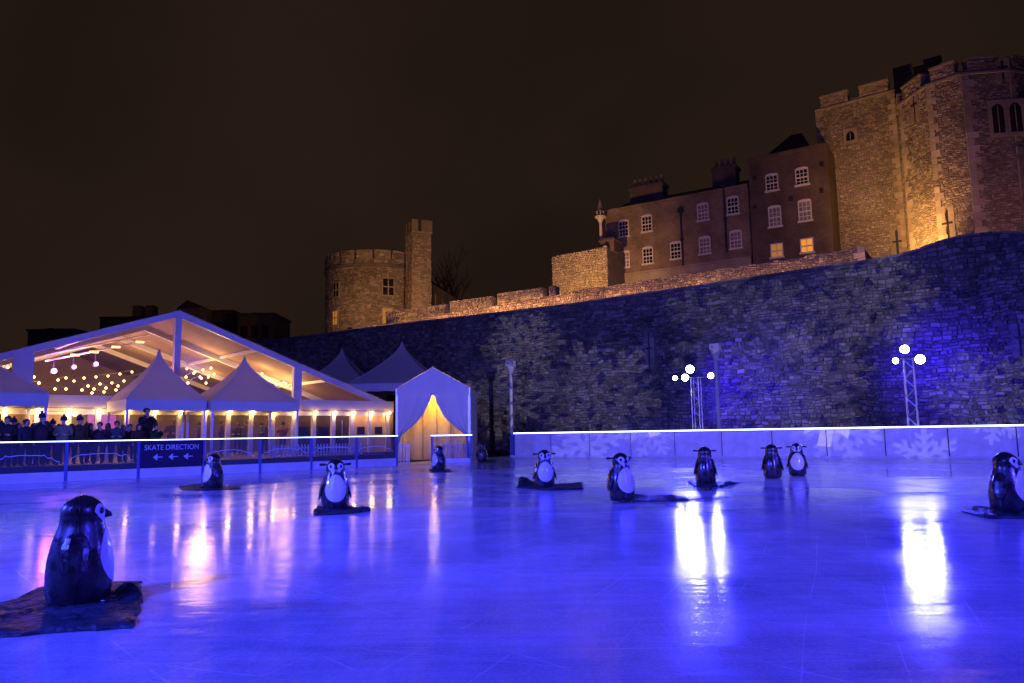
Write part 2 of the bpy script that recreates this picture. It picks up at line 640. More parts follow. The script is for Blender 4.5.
tag(st.build('stonework', M['stone'], cw), kind='stuff')
for t, za, zb in slits:
    zc = (za + zb) / 2 + .15
    for sx in (-1, 1):                                   # pale dressed stones round an arrow slit
        z = za - .25
        while z < zb + .2:
            w_ = random.uniform(.26, .42)
            MB().box(t + sx * .05 if sx > 0 else t - w_, t + w_ if sx > 0 else t - .05, -.09, -.002, z, z + .31, c=.6 + .6 * random.random()).build('dressed_stone', M['stone'], cw)
            z += .33
    MB().box(t - .05, t + .05, -.02, -.004, za, zb).box(t - .2, t + .2, -.096, -.092, zc - .06, zc + .06).build('arrow_slit', M['black_iron'], cw)
# coping stones along the wall head
t = -40.0
while t < 30:
    ln = random.uniform(.7, 1.1)
    za, zb = wall_top(t + .02), wall_top(t + ln - .02)
    cp = MB()
    y0, y1, th = -.16, .5, .13
    v = [(t + .01, y0, za), (t + ln - .01, y0, zb), (t + ln - .01, y1, zb), (t + .01, y1, za)]
    up = [(x, y, z + th) for x, y, z in v]
    tone = random.random()
    cp.quad(*up, c=tone).quad(*v[::-1], c=tone)
    for q in range(4):
        cp.quad(v[q], v[(q + 1) % 4], up[(q + 1) % 4], up[q], c=tone)
    cp.build('coping_stone', M['stone'], cw)
    t += ln
# set-back warm parapet on the wall head
POFF = WOFF + 2.0
def ptop(t):
    pts = [FR.at(x, y, POFF) for x, y in ((300, 339), (426, 317), (580, 291), (680, 275), (780, 261), (864, 246.5))]
    pts = [(-60, pts[0][1])] + pts + [(60, pts[-1][1])]
    for (a, za), (b, zb) in zip(pts, pts[1:]):
        if a <= t <= b:
            return za + (zb - za) * (t - a) / (b - a)
pt_end = FR.at(864, 250, POFF)[0]
pw = thing('parapet_wall', 'low set-back rubble parapet along the head of the castle wall, lit amber', 'parapet', FR.w(0, POFF), FR.rot)
core = MB()
for i in range(60):
    a, b = -50 + (pt_end + 50) * i / 60, -50 + (pt_end + 50) * (i + 1) / 60
    core.quad((a, 0, 8.5), (b, 0, 8.5), (b, 0, ptop(b)), (a, 0, ptop(a))).quad((a, 0, ptop(a)), (b, 0, ptop(b)), (b, .5, ptop(b)), (a, .5, ptop(a)))
core.quad((pt_end, 0, 8.5), (pt_end, 8, 8.5), (pt_end, 8, ptop(pt_end) - .4), (pt_end, 0, ptop(pt_end)))
core.build('parapet_core', M['mortar'], pw)
tag(stones(MB(), lambda s, z, d: (-50 + s, -d, z), pt_end + 50, 12.5, sh=(.10, .20), sl=(.14, .36), base=8.8, top=lambda s: ptop(-50 + s)).build('stonework', M['tower'], pw), kind='stuff')
for k in range(4):
    z0 = ptop(pt_end) - .30 - k * .34
    MB().box(pt_end - (.55 if k % 2 else .35), pt_end + .05, -.12, -.002, z0, z0 + .31, c=random.random()).build('quoin_stone', M['quoin'], pw)

# merlons standing behind the parapet on the left
MOFF = POFF + 1.5
bt = thing('battlement', 'row of pale crenellated blocks on the wall walk beside the round tower', 'battlement', FR.w(0, MOFF), FR.rot)
for xa, ya, xb, yb in ((386, 311, 418, 308.5), (418.5, 307.5, 446, 304.5), (450, 301.5, 492, 297), (497, 294, 543, 288), (549, 287, 556, 286)):
    ta, za = FR.at(xa, ya, MOFF)
    tb, zb = FR.at(xb, yb, MOFF)
    mb = MB()
    mb.box(ta, tb, .0, .6, 9.0, (za + zb) / 2)
    stones(mb, lambda s, z, d, ta=ta: (ta + s, -d, z), tb - ta, (za + zb) / 2, base=10.4, sh=(.18, .3), sl=(.25, .5))
    mb.build('merlon', M['tower'], bt)

# ------------------------------------------------------------------ windows of the houses
def window(parent, x, y, z, w, h, glass, arched=True, cols=3, rows=4):
    f = MB()
    t_ = .08
    f.box(x - w / 2, x - w / 2 + t_, y - .07, y + .02, z, z + h)
    f.box(x + w / 2 - t_, x + w / 2, y - .07, y + .02, z, z + h)
    f.box(x - w / 2 + t_, x + w / 2 - t_, y - .07, y + .02, z + h - t_, z + h)
    if arched:
        n = 8
        for i in range(n):
            a0, a1 = math.pi * i / n, math.pi * (i + 1) / n
            f.quad((x + w / 2 * math.cos(a0), y - .072, z + h), (x + w / 2 * math.cos(a1), y - .072, z + h),
                   (x + w / 2 * math.cos(a1), y - .072, z + h + .14 * math.sin(a1)), (x + w / 2 * math.cos(a0), y - .072, z + h + .14 * math.sin(a0)))
    wn_ = f.build('window', M['window_paint'], parent)
    MB().box(x - w / 2 + t_, x + w / 2 - t_, y - .035, y - .025, z + .06, z + h - t_).build('pane', glass, wn_)
    g = MB()
    for i in range(1, cols):
        gx = x - w / 2 + t_ + (w - 2 * t_) * i / cols
        g.box(gx - .022, gx + .022, y - .06, y - .036, z + .06, z + h - t_)
    for i in range(1, rows):
        gz = z + (h - t_) * i / rows
        q = .05 if i == rows // 2 else .022
        g.box(x - w / 2 + t_, x + w / 2 - t_, y - .063, y - .037, gz - q, gz + q)
    g.build('glazing_bars', M['window_paint'], wn_)
    MB().box(x - w / 2 - .08, x + w / 2 + .08, y - .16, y + .02, z - .08, z + .055).build('sill', M['window_paint'], wn_)
    return wn_

HOFF = 21.0
def H(x, y): return FR.at(x, y, HOFF)
def prism_top(mb, pts, zb, y0, y1):
    """front polygon (t, z) list along the roofline, closed down to zb, extruded y0..y1"""
    for (a, za), (b, zb_) in zip(pts, pts[1:]):
        mb.quad((a, y0, zb), (b, y0, zb), (b, y0, zb_), (a, y0, za))
        mb.quad((a, y0, za), (b, y0, zb_), (b, y1, zb_), (a, y1, za))
        mb.quad((b, y1, zb), (a, y1, zb), (a, y1, za), (b, y1, zb_))
    (a, za), (b, zb_) = pts[0], pts[-1]
    mb.quad((a, y1, zb), (a, y0, zb), (a, y0, za), (a, y1, za))
    mb.quad((b, y0, zb), (b, y1, zb), (b, y1, zb_), (b, y0, zb_))
    return mb

h1 = thing('brick_house', 'long two-storey brown brick house with white sash windows above the castle wall', 'house', FR.w(0, HOFF, 0), FR.rot)
ta, tb = H(606, 240)[0], H(750, 220)[0]
zt = (H(610, 214)[1] + H(745, 185)[1]) / 2
prism_top(MB(), [(ta, zt), (tb, zt)], 8.0, 0, 9).build('wall', M['brick'], h1)
MB().box(ta - .05, tb - .02, -.14, 0.3, zt, zt + .22).build('coping', M['brick'], h1)
prism_top(MB(), [(ta + .3, zt + .1), (tb - .3, zt + .1)], zt, 1, 8).quad((ta, .4, zt), (tb, .4, zt), (tb, 4.5, zt + 2.0), (ta, 4.5, zt + 2.0)).quad((tb, 8.6, zt), (ta, 8.6, zt), (ta, 4.5, zt + 2.0), (tb, 4.5, zt + 2.0)).build('roof', M['slate'], h1)
zs = H(680, 262)[1]
MB().box(ta - .03, tb - .03, -.22, -.002, zs - 1.6, zs - .55).box(ta - .03, tb - .03, -.30, -.002, zs - .54, zs - .38).build('plinth', M['quoin'], h1)
for row, ys in ((((624, 229), (647, 224), (703, 212.6), (733, 206)), 'u'), (((625, 260), (648, 256), (676, 251), (705, 246), (736, 240)), 'l')):
    for x, y in row:
        t, z = H(x, y)
        window(h1, t, 0, z - .68, .95, 1.36, M['pale_glass' if x in (703, 705, 736, 625) else 'dark_glass'])
for x, y0, y1 in ((681, 212, 270), (724, 188, 253)):
    t, za = H(x, y0)
    _, zb = H(x, y1)
    MB().tube([(t, -.12, zb), (t, -.12, za)], .075, 8).box(t - .2, t + .2, -.28, -.002, za - .05, za + .3).box(t - .13, t + .13, -.2, -.002, (za + zb) / 2, (za + zb) / 2 + .2).build('drainpipe', M['black_iron'], h1)
for xa, xb, yb, yt, pots in ((625, 658, 210, 180, 6), (708, 732, 190, 161, 4)):
    a, b = H(xa, yb)[0], H(xb, yb)[0]
    z1 = H((xa + xb) / 2, yt)[1]
    yy = 1.2
    ch = MB().box(a, b, yy, yy + 1.2, zt - .3, z1).box(a - .1, b + .1, yy - .1, yy + 1.3, z1 - .35, z1 - .12).build('chimney', M['brick_dark'], h1)
    for k in range(pots):
        px = a + (b - a) * (k + .5) / pots
        MB().tube([(px, yy + .6, z1), (px, yy + .6, z1 + .75)], [.17, .12], 8).build('chimney_pot', M['brick'], ch)

# rubble block and the little timber lantern at the left end of the brick house
bw = thing('rubble_gable_wall', 'amber-lit square rubble wall standing at the left end of the brick house', 'stone wall', FR.w(0, HOFF - 3.5), FR.rot)
G = lambda x, y: FR.at(x, y, HOFF - 3.5)
ta2, za2 = G(552, 257)
tb2, zb2 = G(607, 246)
prism_top(MB(), [(ta2, za2), (tb2, zb2)], 8, 0, 3.4).build('wall_core', M['mortar'], bw)
tag(stones(MB(), lambda s, z, d: (ta2 + s, -d, z), tb2 - ta2, zb2 + .1, base=10.5, sh=(.10, .22), sl=(.12, .36), top=lambda s: za2 + (zb2 - za2) * s / (tb2 - ta2)).build('stonework', M['quoin'], bw), kind='stuff')
MB().box(tb2 - .9, tb2 + .35, .6, 1.8, zb2 - .3, zb2 + .85).box(tb2 - 1.0, tb2 + .45, .5, 1.9, zb2 + .6, zb2 + .72).build('stub_chimney', M['brick_dark'], bw)
t, z = H(608, 217)
lt = thing('lantern_turret', 'small white bracketed corner turret with pointed cap on the brick house', 'turret', FR.w(t - .3, HOFF - .9, z - 2.2), FR.rot)
MB().tube([(0, 0, 0), (0, 0, 1.5), (0, 0, 1.95)], [.13, .13, .34], 8).build('bracket', M['window_paint'], lt)
MB().tube([(0, 0, 1.95), (0, 0, 2.08)], [.5, .52], 8).build('shelf', M['window_paint'], lt)
for k in range(6):
    an_ = k * math.pi / 3
    MB().tube([(.3 * math.cos(an_), .3 * math.sin(an_), 2.08), (.3 * math.cos(an_), .3 * math.sin(an_), 2.5)], .04, 5).build('baluster', M['window_paint'], lt)
MB().tube([(0, 0, 2.5), (0, 0, 2.8), (0, 0, 3.7)], [.44, .25, .02], 8).build('pointed_cap', M['brick'], lt)

h2 = thing('dark_brick_house', 'taller dark brick house with two lit windows beside the great tower', 'house', FR.w(0, HOFF - .4), FR.rot)
H2 = lambda x, y: FR.at(x, y, HOFF - .4)
ta, tb = H2(751, 220)[0], H2(832, 220)[0]
zt2 = (H2(750, 163)[1] + H2(804, 148)[1]) / 2
prism_top(MB(), [(ta, zt2), (tb, zt2)], 8.0, 0, 10).build('wall', M['brick_dark'], h2)
MB().box(ta - .08, tb, -.12, .35, zt2, zt2 + .2).build('coping', M['brick_dark'], h2)
a2, b2 = ta + .6, tb - 1.2
MB().quad((a2, .6, zt2), (b2, .6, zt2), (b2 - 1.2, 3.5, zt2 + 2.7), (a2 + 2.0, 3.5, zt2 + 2.7)).quad((a2, 7, zt2), (a2, .6, zt2), (a2 + 2.0, 3.5, zt2 + 2.7)).quad((b2, .6, zt2), (b2, 7, zt2), (b2 - 1.2, 3.5, zt2 + 2.7)).quad((b2, 7, zt2), (a2, 7, zt2), (a2 + 2, 3.5, zt2 + 2.7), (b2 - 1.2, 3.5, zt2 + 2.7)).build('roof', M['slate'], h2)
for x, y, g, hh in ((772, 183, 'dark_glass', 1.25), (802, 177, 'dark_glass', 1.25), (775, 217, 'pale_glass', 1.55), (805, 211, 'pale_glass', 1.55), (777, 250.5, 'lit_dim', 1.1), (807, 245.5, 'lit_glass', 1.1)):
    t, z = H2(x, y)
    window(h2, t, 0, z - hh / 2, .95, hh, M[g], cols=2 if 'lit' in g else 3, rows=2 if 'lit' in g else 4, arched='lit' not in g)
for x, y in ((755, 207), (791, 199), (822, 191), (755, 178), (822, 165)):
    t, z = H2(x, y)
    MB().box(t - .12, t + .12, -.1, -.002, z - .15, z + .15).build('wall_tie', M['black_iron'], h2)

# ------------------------------------------------------------------ the great tower on the right
gt = thing('great_tower', 'huge rubble stone castle tower with angled sides and pale quoins, lit amber', 'castle tower')
gplan = [at_depth(820, 180, 57.5), at_depth(902, 180, 54.0), at_depth(906, 180, 50.0), at_depth(934, 180, 47.2), at_depth(970, 180, 45.6), at_depth(1019, 180, 45.2), at_depth(1075, 180, 46.5), at_depth(1120, 180, 50), at_depth(1130, 180, 60)]
gplan = [Vector((p.x, p.y, 0)) for p in gplan]
def ztop(p, y):
    best, e = 20, 1e9
    for k in range(2400):
        z = 10 + k * .01
        q = CM.transposed() @ (Vector((p.x, p.y, z)) - CAMP)
        yy = 341.5 - FPX * q.y / -q.z
        if abs(yy - y) < e:
            best, e = z, abs(yy - y)
    return best
ztl = (ztop(gplan[0], 103) + ztop(gplan[1], 76)) / 2
ztr = (ztop(gplan[3], 84) + ztop(gplan[4], 71) + ztop(gplan[5], 55)) / 3 + .45
tops = [ztl, ztr - .4] + [ztr] * 7
def facet_frame(a, b):
    u = (b - a).normalized()
    o = Vector((u.y, -u.x, 0))
    if o.dot(a) > 0: o = -o
    return u, o, (b - a).length
def on_facet(i, x, y):
    a, b = gplan[i], gplan[i + 1]
    u, o, ln = facet_frame(a, b)
    d = ray(x, y)
    k = (a - CAMP).dot(o) / d.dot(o)
    p = CAMP + d * k
    return (p - a).dot(u), p.z
tower_holes = {i: [] for i in range(8)}
slit_list = [(0, 850.5, 136, .30, .75, 'arch'), (0, 897.5, 244, .09, 1.9, 'cross'), (2, 915, 107, .09, 1.7, 'cross'), (3, 948, 226, .09, 2.0, 'cross'), (4, 1006.5, 118, .34, 1.9, 'arch'), (5, 1019.5, 116, .0, 1.9, 'none'), (4, 1002, 70, .08, 1.2, 'cross')]
merl_h = .72
for i in range(8):
    a, b = gplan[i], gplan[i + 1]
    u, o, ln = facet_frame(a, b)
    zt_ = ztl if i == 0 else ztr
    zm = zt_ - merl_h
    pos = lambda s, z, d, a=a, u=u, o=o: tuple(a + u * s + o * d + Vector((0, 0, z)))
    mb = MB()
    mb.quad(pos(0, 8, 0), pos(ln, 8, 0), pos(ln, zm, 0), pos(0, zm, 0))
    mb.quad(pos(0, zm, 0), pos(ln, zm, 0), pos(ln, zm, -1.2), pos(0, zm, -1.2))
    mb.build('tower_face', M['mortar'], gt)
    if i > 5: continue
    hl = []
    for (fi, x, y, w_, h_, kd) in slit_list:
        if fi == i and kd != 'none':
            s_, z_ = on_facet(i, x, y)
            hl.append((s_ - w_ - .1, s_ + w_ + .1, z_ - h_ / 2 - .1, z_ + h_ / 2 + .1))
    tag(stones(MB(), pos, ln, zm, base=9.5, sh=(.10, .19), sl=(.13, .36), depth=.04, rough=.024, holes=hl).build('stonework', M['tower'], gt), kind='stuff')
    # merlons
    s = .0
    nm = max(1, round(ln / 3.0))
    step = ln / nm
    for k in range(nm):
        mw = step * .70
        s0 = k * step + (step - mw) * .5
        mm = MB()
        q = [pos(s0, zm - .02, .06), pos(s0 + mw, zm - .02, .06), pos(s0 + mw, zm - .02, -.6), pos(s0, zm - .02, -.6)]
        q2 = [(x, y, z + merl_h) for x, y, z in q]
        mm.quad(*q2)
        for e in range(4):
            mm.quad(q[e], q[(e + 1) % 4], q2[(e + 1) % 4], q2[e])
        stones(mm, lambda s_, z, d, s0=s0, pos=pos: pos(s0 + s_, z, d + .06), mw, zt_, base=zm, sh=(.16, .25), sl=(.2, .45), depth=.04)
        mo = mm.build('merlon', M['tower'], gt)
        cc = [pos(s0 - .05, zt_ + .0, .14), pos(s0 + mw + .05, zt_, .14), pos(s0 + mw + .05, zt_, -.65), pos(s0 - .05, zt_, -.65)]
        c2 = [(x, y, z + .13) for x, y, z in cc]
        cp = MB().quad(*c2).quad(*cc[::-1])
        for e in range(4):
            cp.quad(cc[e], cc[(e + 1) % 4], c2[(e + 1) % 4], c2[e])
        cp.build('merlon_cap', M['quoin'], mo)
    # quoin stones up the left edge of each face, alternating long and short
    def quoin(s0, s1, z0, z1):
        qm = MB()
        d = .085
        r = [pos(s0, z0, -.01), pos(s1, z0, -.01), pos(s1, z1, -.01), pos(s0, z1, -.01)]
        f = [pos(s0, z0, d), pos(s1, z0, d), pos(s1, z1, d), pos(s0, z1, d)]
        tone = random.random()
        qm.quad(*f, c=tone)
        for e in range(4):
            qm.quad(r[e], r[(e + 1) % 4], f[(e + 1) % 4], f[e], c=tone)
        qm.build('quoin_stone', M['quoin'], gt)
    z = 10.5 + random.uniform(0, .4)
    k = 0
    while z < zm - .4:
        qh = random.uniform(.38, .5)
        wl_ = .55 if k % 2 else .32
        if i in (0, 2, 3, 4, 5) and random.random() < .93:
            quoin(0, min(wl_ * (1 if i != 4 else 1.3), ln), z, z + qh - .02)
        if i in (0, 1):
            quoin(max(ln - wl_, 0), ln, z, z + qh - .02)
        z += qh
        k += 1
    # string course
    sc = MB()
    zz = zm - .28
    q = [pos(-.02, zz, .0), pos(ln + .02, zz, .0), pos(ln + .02, zz, .13), pos(-.02, zz, .13)]
    q2 = [(x, y, z_ + .15) for x, y, z_ in q]
    sc.quad(*q2).quad(*q[::-1]).quad(q[3], q[2], q2[2], q2[3])
    if i != 1: sc.build('string_course', M['quoin'], gt)
for (i, x, y, w_, h_, kd) in slit_list:
    if kd == 'none': continue
    a, b = gplan[i], gplan[i + 1]
    u, o, ln = facet_frame(a, b)
    pos = lambda s, z, d, a=a, u=u, o=o: tuple(a + u * s + o * d + Vector((0, 0, z)))
    s_, z_ = on_facet(i, x, y)
    def slab(mb, s0, s1, z0, z1, d0, d1):
        p = [pos(s, z, d) for z in (z0, z1) for s, d in ((s0, d0), (s1, d0), (s1, d1), (s0, d1))]
        for q in ((0, 1, 2, 3), (4, 5, 6, 7), (0, 1, 5, 4), (1, 2, 6, 5), (2, 3, 7, 6), (3, 0, 4, 7)):
            mb.quad(*[p[j] for j in q])
    if kd == 'cross':
        mb = MB()
        slab(mb, s_ - w_ - .35, s_ - w_, z_ - h_ / 2 - .2, z_ + h_ / 2 + .2, 0.0, .08)
        slab(mb, s_ + w_, s_ + w_ + .35, z_ - h_ / 2 - .2, z_ + h_ / 2 + .2, 0.0, .08)
        mb.build('slit_surround', M['quoin'], gt)
        mb = MB()
        slab(mb, s_ - w_, s_ + w_, z_ - h_ / 2, z_ + h_ / 2, .0, .03)
        slab(mb, s_ - .32, s_ + .32, z_ + .1, z_ + .24, .082, .086)
        mb.build('arrow_slit', M['black_iron'], gt)
    else:
        n_l = 1 if h_ < 1 else 2
        for kk in range(n_l):
            so = s_ + (kk - (n_l - 1) / 2) * (w_ * 2 + .32)
            g = MB()
            pts = [(so - w_, z_ - h_ / 2), (so + w_, z_ - h_ / 2), (so + w_, z_ + h_ / 2 - w_)]
            pts += [(so + w_ * .62, z_ + h_ / 2 - w_ * .35), (so, z_ + h_ / 2), (so - w_ * .62, z_ + h_ / 2 - w_ * .35), (so - w_, z_ + h_ / 2 - w_)]
            g.quad(*[pos(p, q, .092) for p, q in pts])
            wv = MB()
            slab(wv, so - w_ - .2, so + w_ + .2, z_ - h_ / 2 - .25, z_ + h_ / 2 + .25, 0, .085)
            wo = wv.build('lancet_window', M['quoin'], gt)
            g.build('pane', M['dark_glass'], wo)
            bars = MB()
            slab(bars, so - .02, so + .02, z_ - h_ / 2, z_ + h_ / 2 - .1, .094, .11)
            bars.build('mullion', M['quoin'], wo)
# stair turret rising behind the two faces
a = at_depth(893, 72, 58)
b = at_depth(938, 60, 56)
zt_ = ztop(a, 74)
tr = MB().box(0, (b - a).length, 0, 4, ztl - 3, zt_ + .1).box(0, 1.3, -.05, .6, zt_ + .1, zt_ + .45).box(2.2, 3.4, -.05, .6, zt_ + .1, zt_ + .45).build('stair_turret', M['tower'], gt)
tr.location = (a.x, a.y, 0)
tr.rotation_euler = (0, 0, math.atan2(b.y - a.y, b.x - a.x))

# ------------------------------------------------------------------ round gate tower on the left
rc = at_depth(376, 300, 82)
RC = Vector((rc.x, rc.y, 0))
Rr = 5.3
rt = thing('round_tower', 'round rubble tower with battlements and square stair turret beyond the marquee', 'castle tower', RC)
zt_ = ztop(RC - Vector((0, Rr, 0)), 250)
zs_ = ztop(RC - Vector((0, Rr, 0)), 266)
A0 = math.pi
def cpos(r0): return lambda s, z, d: ((r0 + d) * math.cos(A0 + s / r0), (r0 + d) * math.sin(A0 + s / r0), z)
MB().lathe([(6, Rr), (zs_, Rr), (zs_ + .02, Rr + .25), (zs_ + .3, Rr + .25), (zs_ + .32, Rr + .12), (zt_ - .9, Rr + .12), (zt_ - .9, Rr - .5)], 48).build('drum', M['mortar'], rt)
holes = []
def drum_at(x, y):
    """angle and height where the pixel ray meets the drum"""
    d = ray(x, y)
    o = CAMP - RC
    A = d.x ** 2 + d.y ** 2
    B = 2 * (o.x * d.x + o.y * d.y)
    C = o.x ** 2 + o.y ** 2 - Rr ** 2
    k = (-B - math.sqrt(max(B * B - 4 * A * C, 0))) / (2 * A)
    p = o + d * k
    return math.atan2(p.y, p.x), p.z + 0
dw = []
for x, y, w_, h_, g in ((388, 287, .55, 1.7, 'dark_glass'), (387, 316, .45, 1.5, 'lit_dim'), (336, 318, .35, 1.4, 'lit_dim'), (337, 290, .4, 1.4, 'dark_glass')):
    an, z = drum_at(x, y)
    dw.append((an, z, w_, h_, g))
    s = (an % (2 * math.pi) - A0) * Rr
    holes.append((s - w_ - .1, s + w_ + .1, z - h_ / 2 - .1, z + h_ / 2 + .1))
tag(stones(MB(), cpos(Rr), math.pi * Rr, zs_, base=8.5, sh=(.13, .24), sl=(.16, .42), holes=holes).build('stonework', M['tower'], rt), kind='stuff')
for k in range(9):
    s0 = math.pi * Rr * k / 9
    mm = MB()
    stones(mm, lambda s_, z, d, s0=s0: cpos(Rr + .12)(s0 + s_, z, d), math.pi * Rr / 9 * .8, zt_, base=zs_ + .32, sh=(.18, .3), sl=(.25, .5))
    for q in range(4):
        a0, a1 = A0 + (s0 + math.pi * Rr / 9 * .8 * q / 4) / Rr, A0 + (s0 + math.pi * Rr / 9 * .8 * (q + 1) / 4) / Rr
        for r0, r1, z0, z1 in ((Rr + .12, Rr + .12, zt_ - .9, zt_), (Rr + .12, Rr - .5, zt_, zt_)):
            mm.quad((r0 * math.cos(a0), r0 * math.sin(a0), z0), (r0 * math.cos(a1), r0 * math.sin(a1), z0), (r1 * math.cos(a1), r1 * math.sin(a1), z1), (r1 * math.cos(a0), r1 * math.sin(a0), z1))
    mm.build('merlon', M['tower'], rt)
for an, z, w_, h_, g in dw:
    wv = MB().box(-w_ - .12, w_ + .12, -.12, .1, z - h_ / 2 - .15, z + h_ / 2 + .15).build('window', M['quoin'], rt)
    wv.location = (Rr * math.cos(an), Rr * math.sin(an), 0)
    wv.rotation_euler = (0, 0, an + math.pi / 2)
    MB().box(-w_, w_, -.128, -.122, z - h_ / 2, z + h_ / 2).build('pane', M[g], wv)
    MB().box(-.05, .05, -.15, -.13, z - h_ / 2, z + h_ / 2).box(-w_, w_, -.152, -.131, z - .05, z + .05).build('mullion', M['quoin'], wv)
# square stair turret
c1 = at_depth(412.5, 300, 74.5)
an = R_(22)
tu = MB()
zq = ztop(c1, 240) + 1.0
wA, wB = 1.35, 1.95
def tpos(face):
    if face == 0: return lambda s, z, d: (-d, wA - s, z)          # left face
    return lambda s, z, d: (s, -d, z)
tu.box(0, wB, 0, wA + 1.2, 6, zq)
for fc, ww in ((1, wB),):
    stones(tu, tpos(fc), ww, zq, base=9, sh=(.13, .24), sl=(.16, .42))
stones(tu, lambda s, z, d: (-d, 2.5 - s, z), 2.5, zq, base=9, sh=(.13, .24), sl=(.16, .42))
tur = tu.build('stair_turret', M['tower'], rt)
tur.location = Vector((c1.x, c1.y, 0)) - RC
tur.rotation_euler = (0, 0, .40)
for x0, x1, y0, y1 in ((-.1, .55, -.1, .5), (.9, 1.6, -.1, .4), (1.6, 2.05, -.1, .5), (-.1, .3, 1.0, 1.8), (-.1, .4, 2.1, 2.6)):
    MB().box(x0, x1, y0, y1, zq, zq + 1.15).build('merlon', M['tower'], tur)
MB().box(-.09, wB + .09, -.09, 2.6, zq - .22, zq - .04).build('string_course', M['quoin'], tur)
# low range to the right of it
a, b = at_depth(432, 280, 80), at_depth(462, 304, 92)
lo = thing('low_range', 'dim low stone range stepping down to the right of the round tower', 'building', (a.x, a.y, 0), math.atan2(b.y - a.y, b.x - a.x))
ln = math.hypot(b.x - a.x, b.y - a.y)
za_ = ztop(a, 274)
MB().box(0, ln, 0, 4, 6, za_ - 1).build('wall', M['tower'], lo)
MB().quad((0, -.2, za_ - 1), (ln, -.2, za_ - 1), (ln, 2, za_ + .6), (0, 2, za_ + .6)).quad((ln, 4.2, za_ - 1), (0, 4.2, za_ - 1), (0, 2, za_ + .6), (ln, 2, za_ + .6)).build('roof', M['slate'], lo)
for k in range(4):
    wx = ln * (k + .6) / 5
    MB().box(wx - .3, wx + .3, -.06, -.004, za_ - 3.6, za_ - 2.0).build('window', M['quoin'], lo)

# bare tree behind the low range
def bare_tree(loc, h, label):
    tr_ = thing('bare_tree', label, 'tree', loc)
    trunk, crown = MB(), MB()
    def grow(mb, p, d, ln, r, lv):
        q = p + d * ln
        mid = (p + q) / 2 + Vector((random.uniform(-1, 1), random.uniform(-1, 1), 0)) * ln * .06
        mb.tube([p, mid, q], [r, r * .85, r * .65], 5)
        if lv == 0: return
        for k in range(3 if lv > 2 else 4):
            nd = (d + Vector((random.uniform(-1, 1), random.uniform(-1, 1), random.uniform(-.1, .7))) * .55).normalized()
            grow(crown, p + (q - p) * random.uniform(.55, 1), nd, ln * random.uniform(.6, .8), r * .55, lv - 1)
    grow(trunk, Vector((0, 0, 0)), Vector((0, 0, 1)), h * .38, h * .02, 4)
    trunk.build('trunk', M['bark'], tr_)
    crown.build('crown', M['bark'], tr_)
p = at_depth(445, 300, 92)
bare_tree((p.x, p.y, 6), 20, 'leafless dark tree between the round tower and the battlements')

# far dark rooftops beyond the marquee
for (x0, x1, y, Y, dp, label, m, cren) in ((28, 74, 331, 88, 6, 'low dark flat block beyond the left roof slope of the marquee', 'brick_dark', 0),
                                     (100, 152, 318, 104, 6, 'dark gate building with two pale stub turrets beyond the marquee roof', 'brick_dark', 1),
                                     (177, 206, 308, 98, 6, 'brown gabled end wall just beyond the marquee ridge', 'tower', 2),
                                     (212, 233, 312, 100, 5, 'narrow dark block right of the marquee ridge', 'brick_dark', 0),
                                     (238, 274, 315, 96, 7, 'wide dark flat-topped block between marquee ridge and round tower', 'brick_dark', 0)):
    a, b = at_depth(x0, y, Y), at_depth(x1, y, Y)
    z1 = (a.z + b.z) / 2
    w_ = b.x - a.x
    bd = thing('distant_building', label, 'building', (a.x, a.y, 0))
    MB().box(0, w_, 0, dp, -.06, z1).build('wall', M[m], bd)
    rf = MB()
    if cren == 1:
        rf.box(-.1, w_ + .1, -.1, dp + .1, z1, z1 + .2)
        rf.build('roof', M['slate'], bd)
        for fx in (.70, .95):
            MB().box(w_ * fx - .5, w_ * fx + .6, -.2, 1.2, z1 + .2, z1 + 1.7).build('turret', M['tower'], bd)
    elif cren == 2:
        rf.quad((0, -.02, z1), (w_, -.02, z1), (w_ * .35, -.02, z1 + 1.0)).quad((0, -.05, z1), (w_ * .35, -.05, z1 + 1.05), (w_ * .35, dp, z1 + 1.05), (0, dp, z1)).quad((w_ * .35, -.05, z1 + 1.05), (w_, -.05, z1), (w_, dp, z1), (w_ * .35, dp, z1 + 1.05)).build('roof', M['slate'], bd)
    else:
        rf.box(-.15, w_ + .15, -.15, dp + .15, z1, z1 + .25).box(w_ * .3, w_ * .42, 1, 2, z1 + .25, z1 + .5).build('roof', M['slate'], bd)
    for k in range(3):
        for q in range(2):
            MB().box(w_ * (k + .6) / 3.4 - .45, w_ * (k + .6) / 3.4 + .45, -.03, -.004, z1 - 3 - 3.2 * q, z1 - 1.4 - 3.2 * q).build('window', M['dark_glass'], bd)
# ------------------------------------------------------------------ rink barriers
PW = 2.466
rb = thing('board_barrier', 'white board rink barrier with bright light strip below the castle wall', 'barrier', FR.w(0, 0), FR.rot)
def_panel = None
for k in range(15):
    o = MB().box(.022, PW - .022, -.04, .04, .0, 1.30).build('board_panel', M['panel'], rb) if def_panel is None else link('board_panel', def_panel.data, rb)
    if def_panel is None: def_panel = o
    o.location = (k * PW, random.uniform(-.006, .006), 0)
sm_ = MB().box(-.03, .03, .0, .06, .0, 1.28)
sd = sm_.mesh('seam_post'); sd.materials.append(M['seam'])
for k in range(16):
    o = link('seam_post', sd, rb)
    o.location = (k * PW, .0, 0)
MB().box(-.05, 15 * PW, -.055, .05, 1.302, 1.345).build('top_rail', M['panel'], rb)
MB().box(-.05, 15 * PW, -.05, .03, 1.347, 1.41).build('light_strip', M['led'], rb)
MB().box(-.3, -.06, -.06, .06, 0, 1.3).box(-.12, -.06, .06, 1.4, 0, 1.3).build('end_post', M['bluepost'], rb)
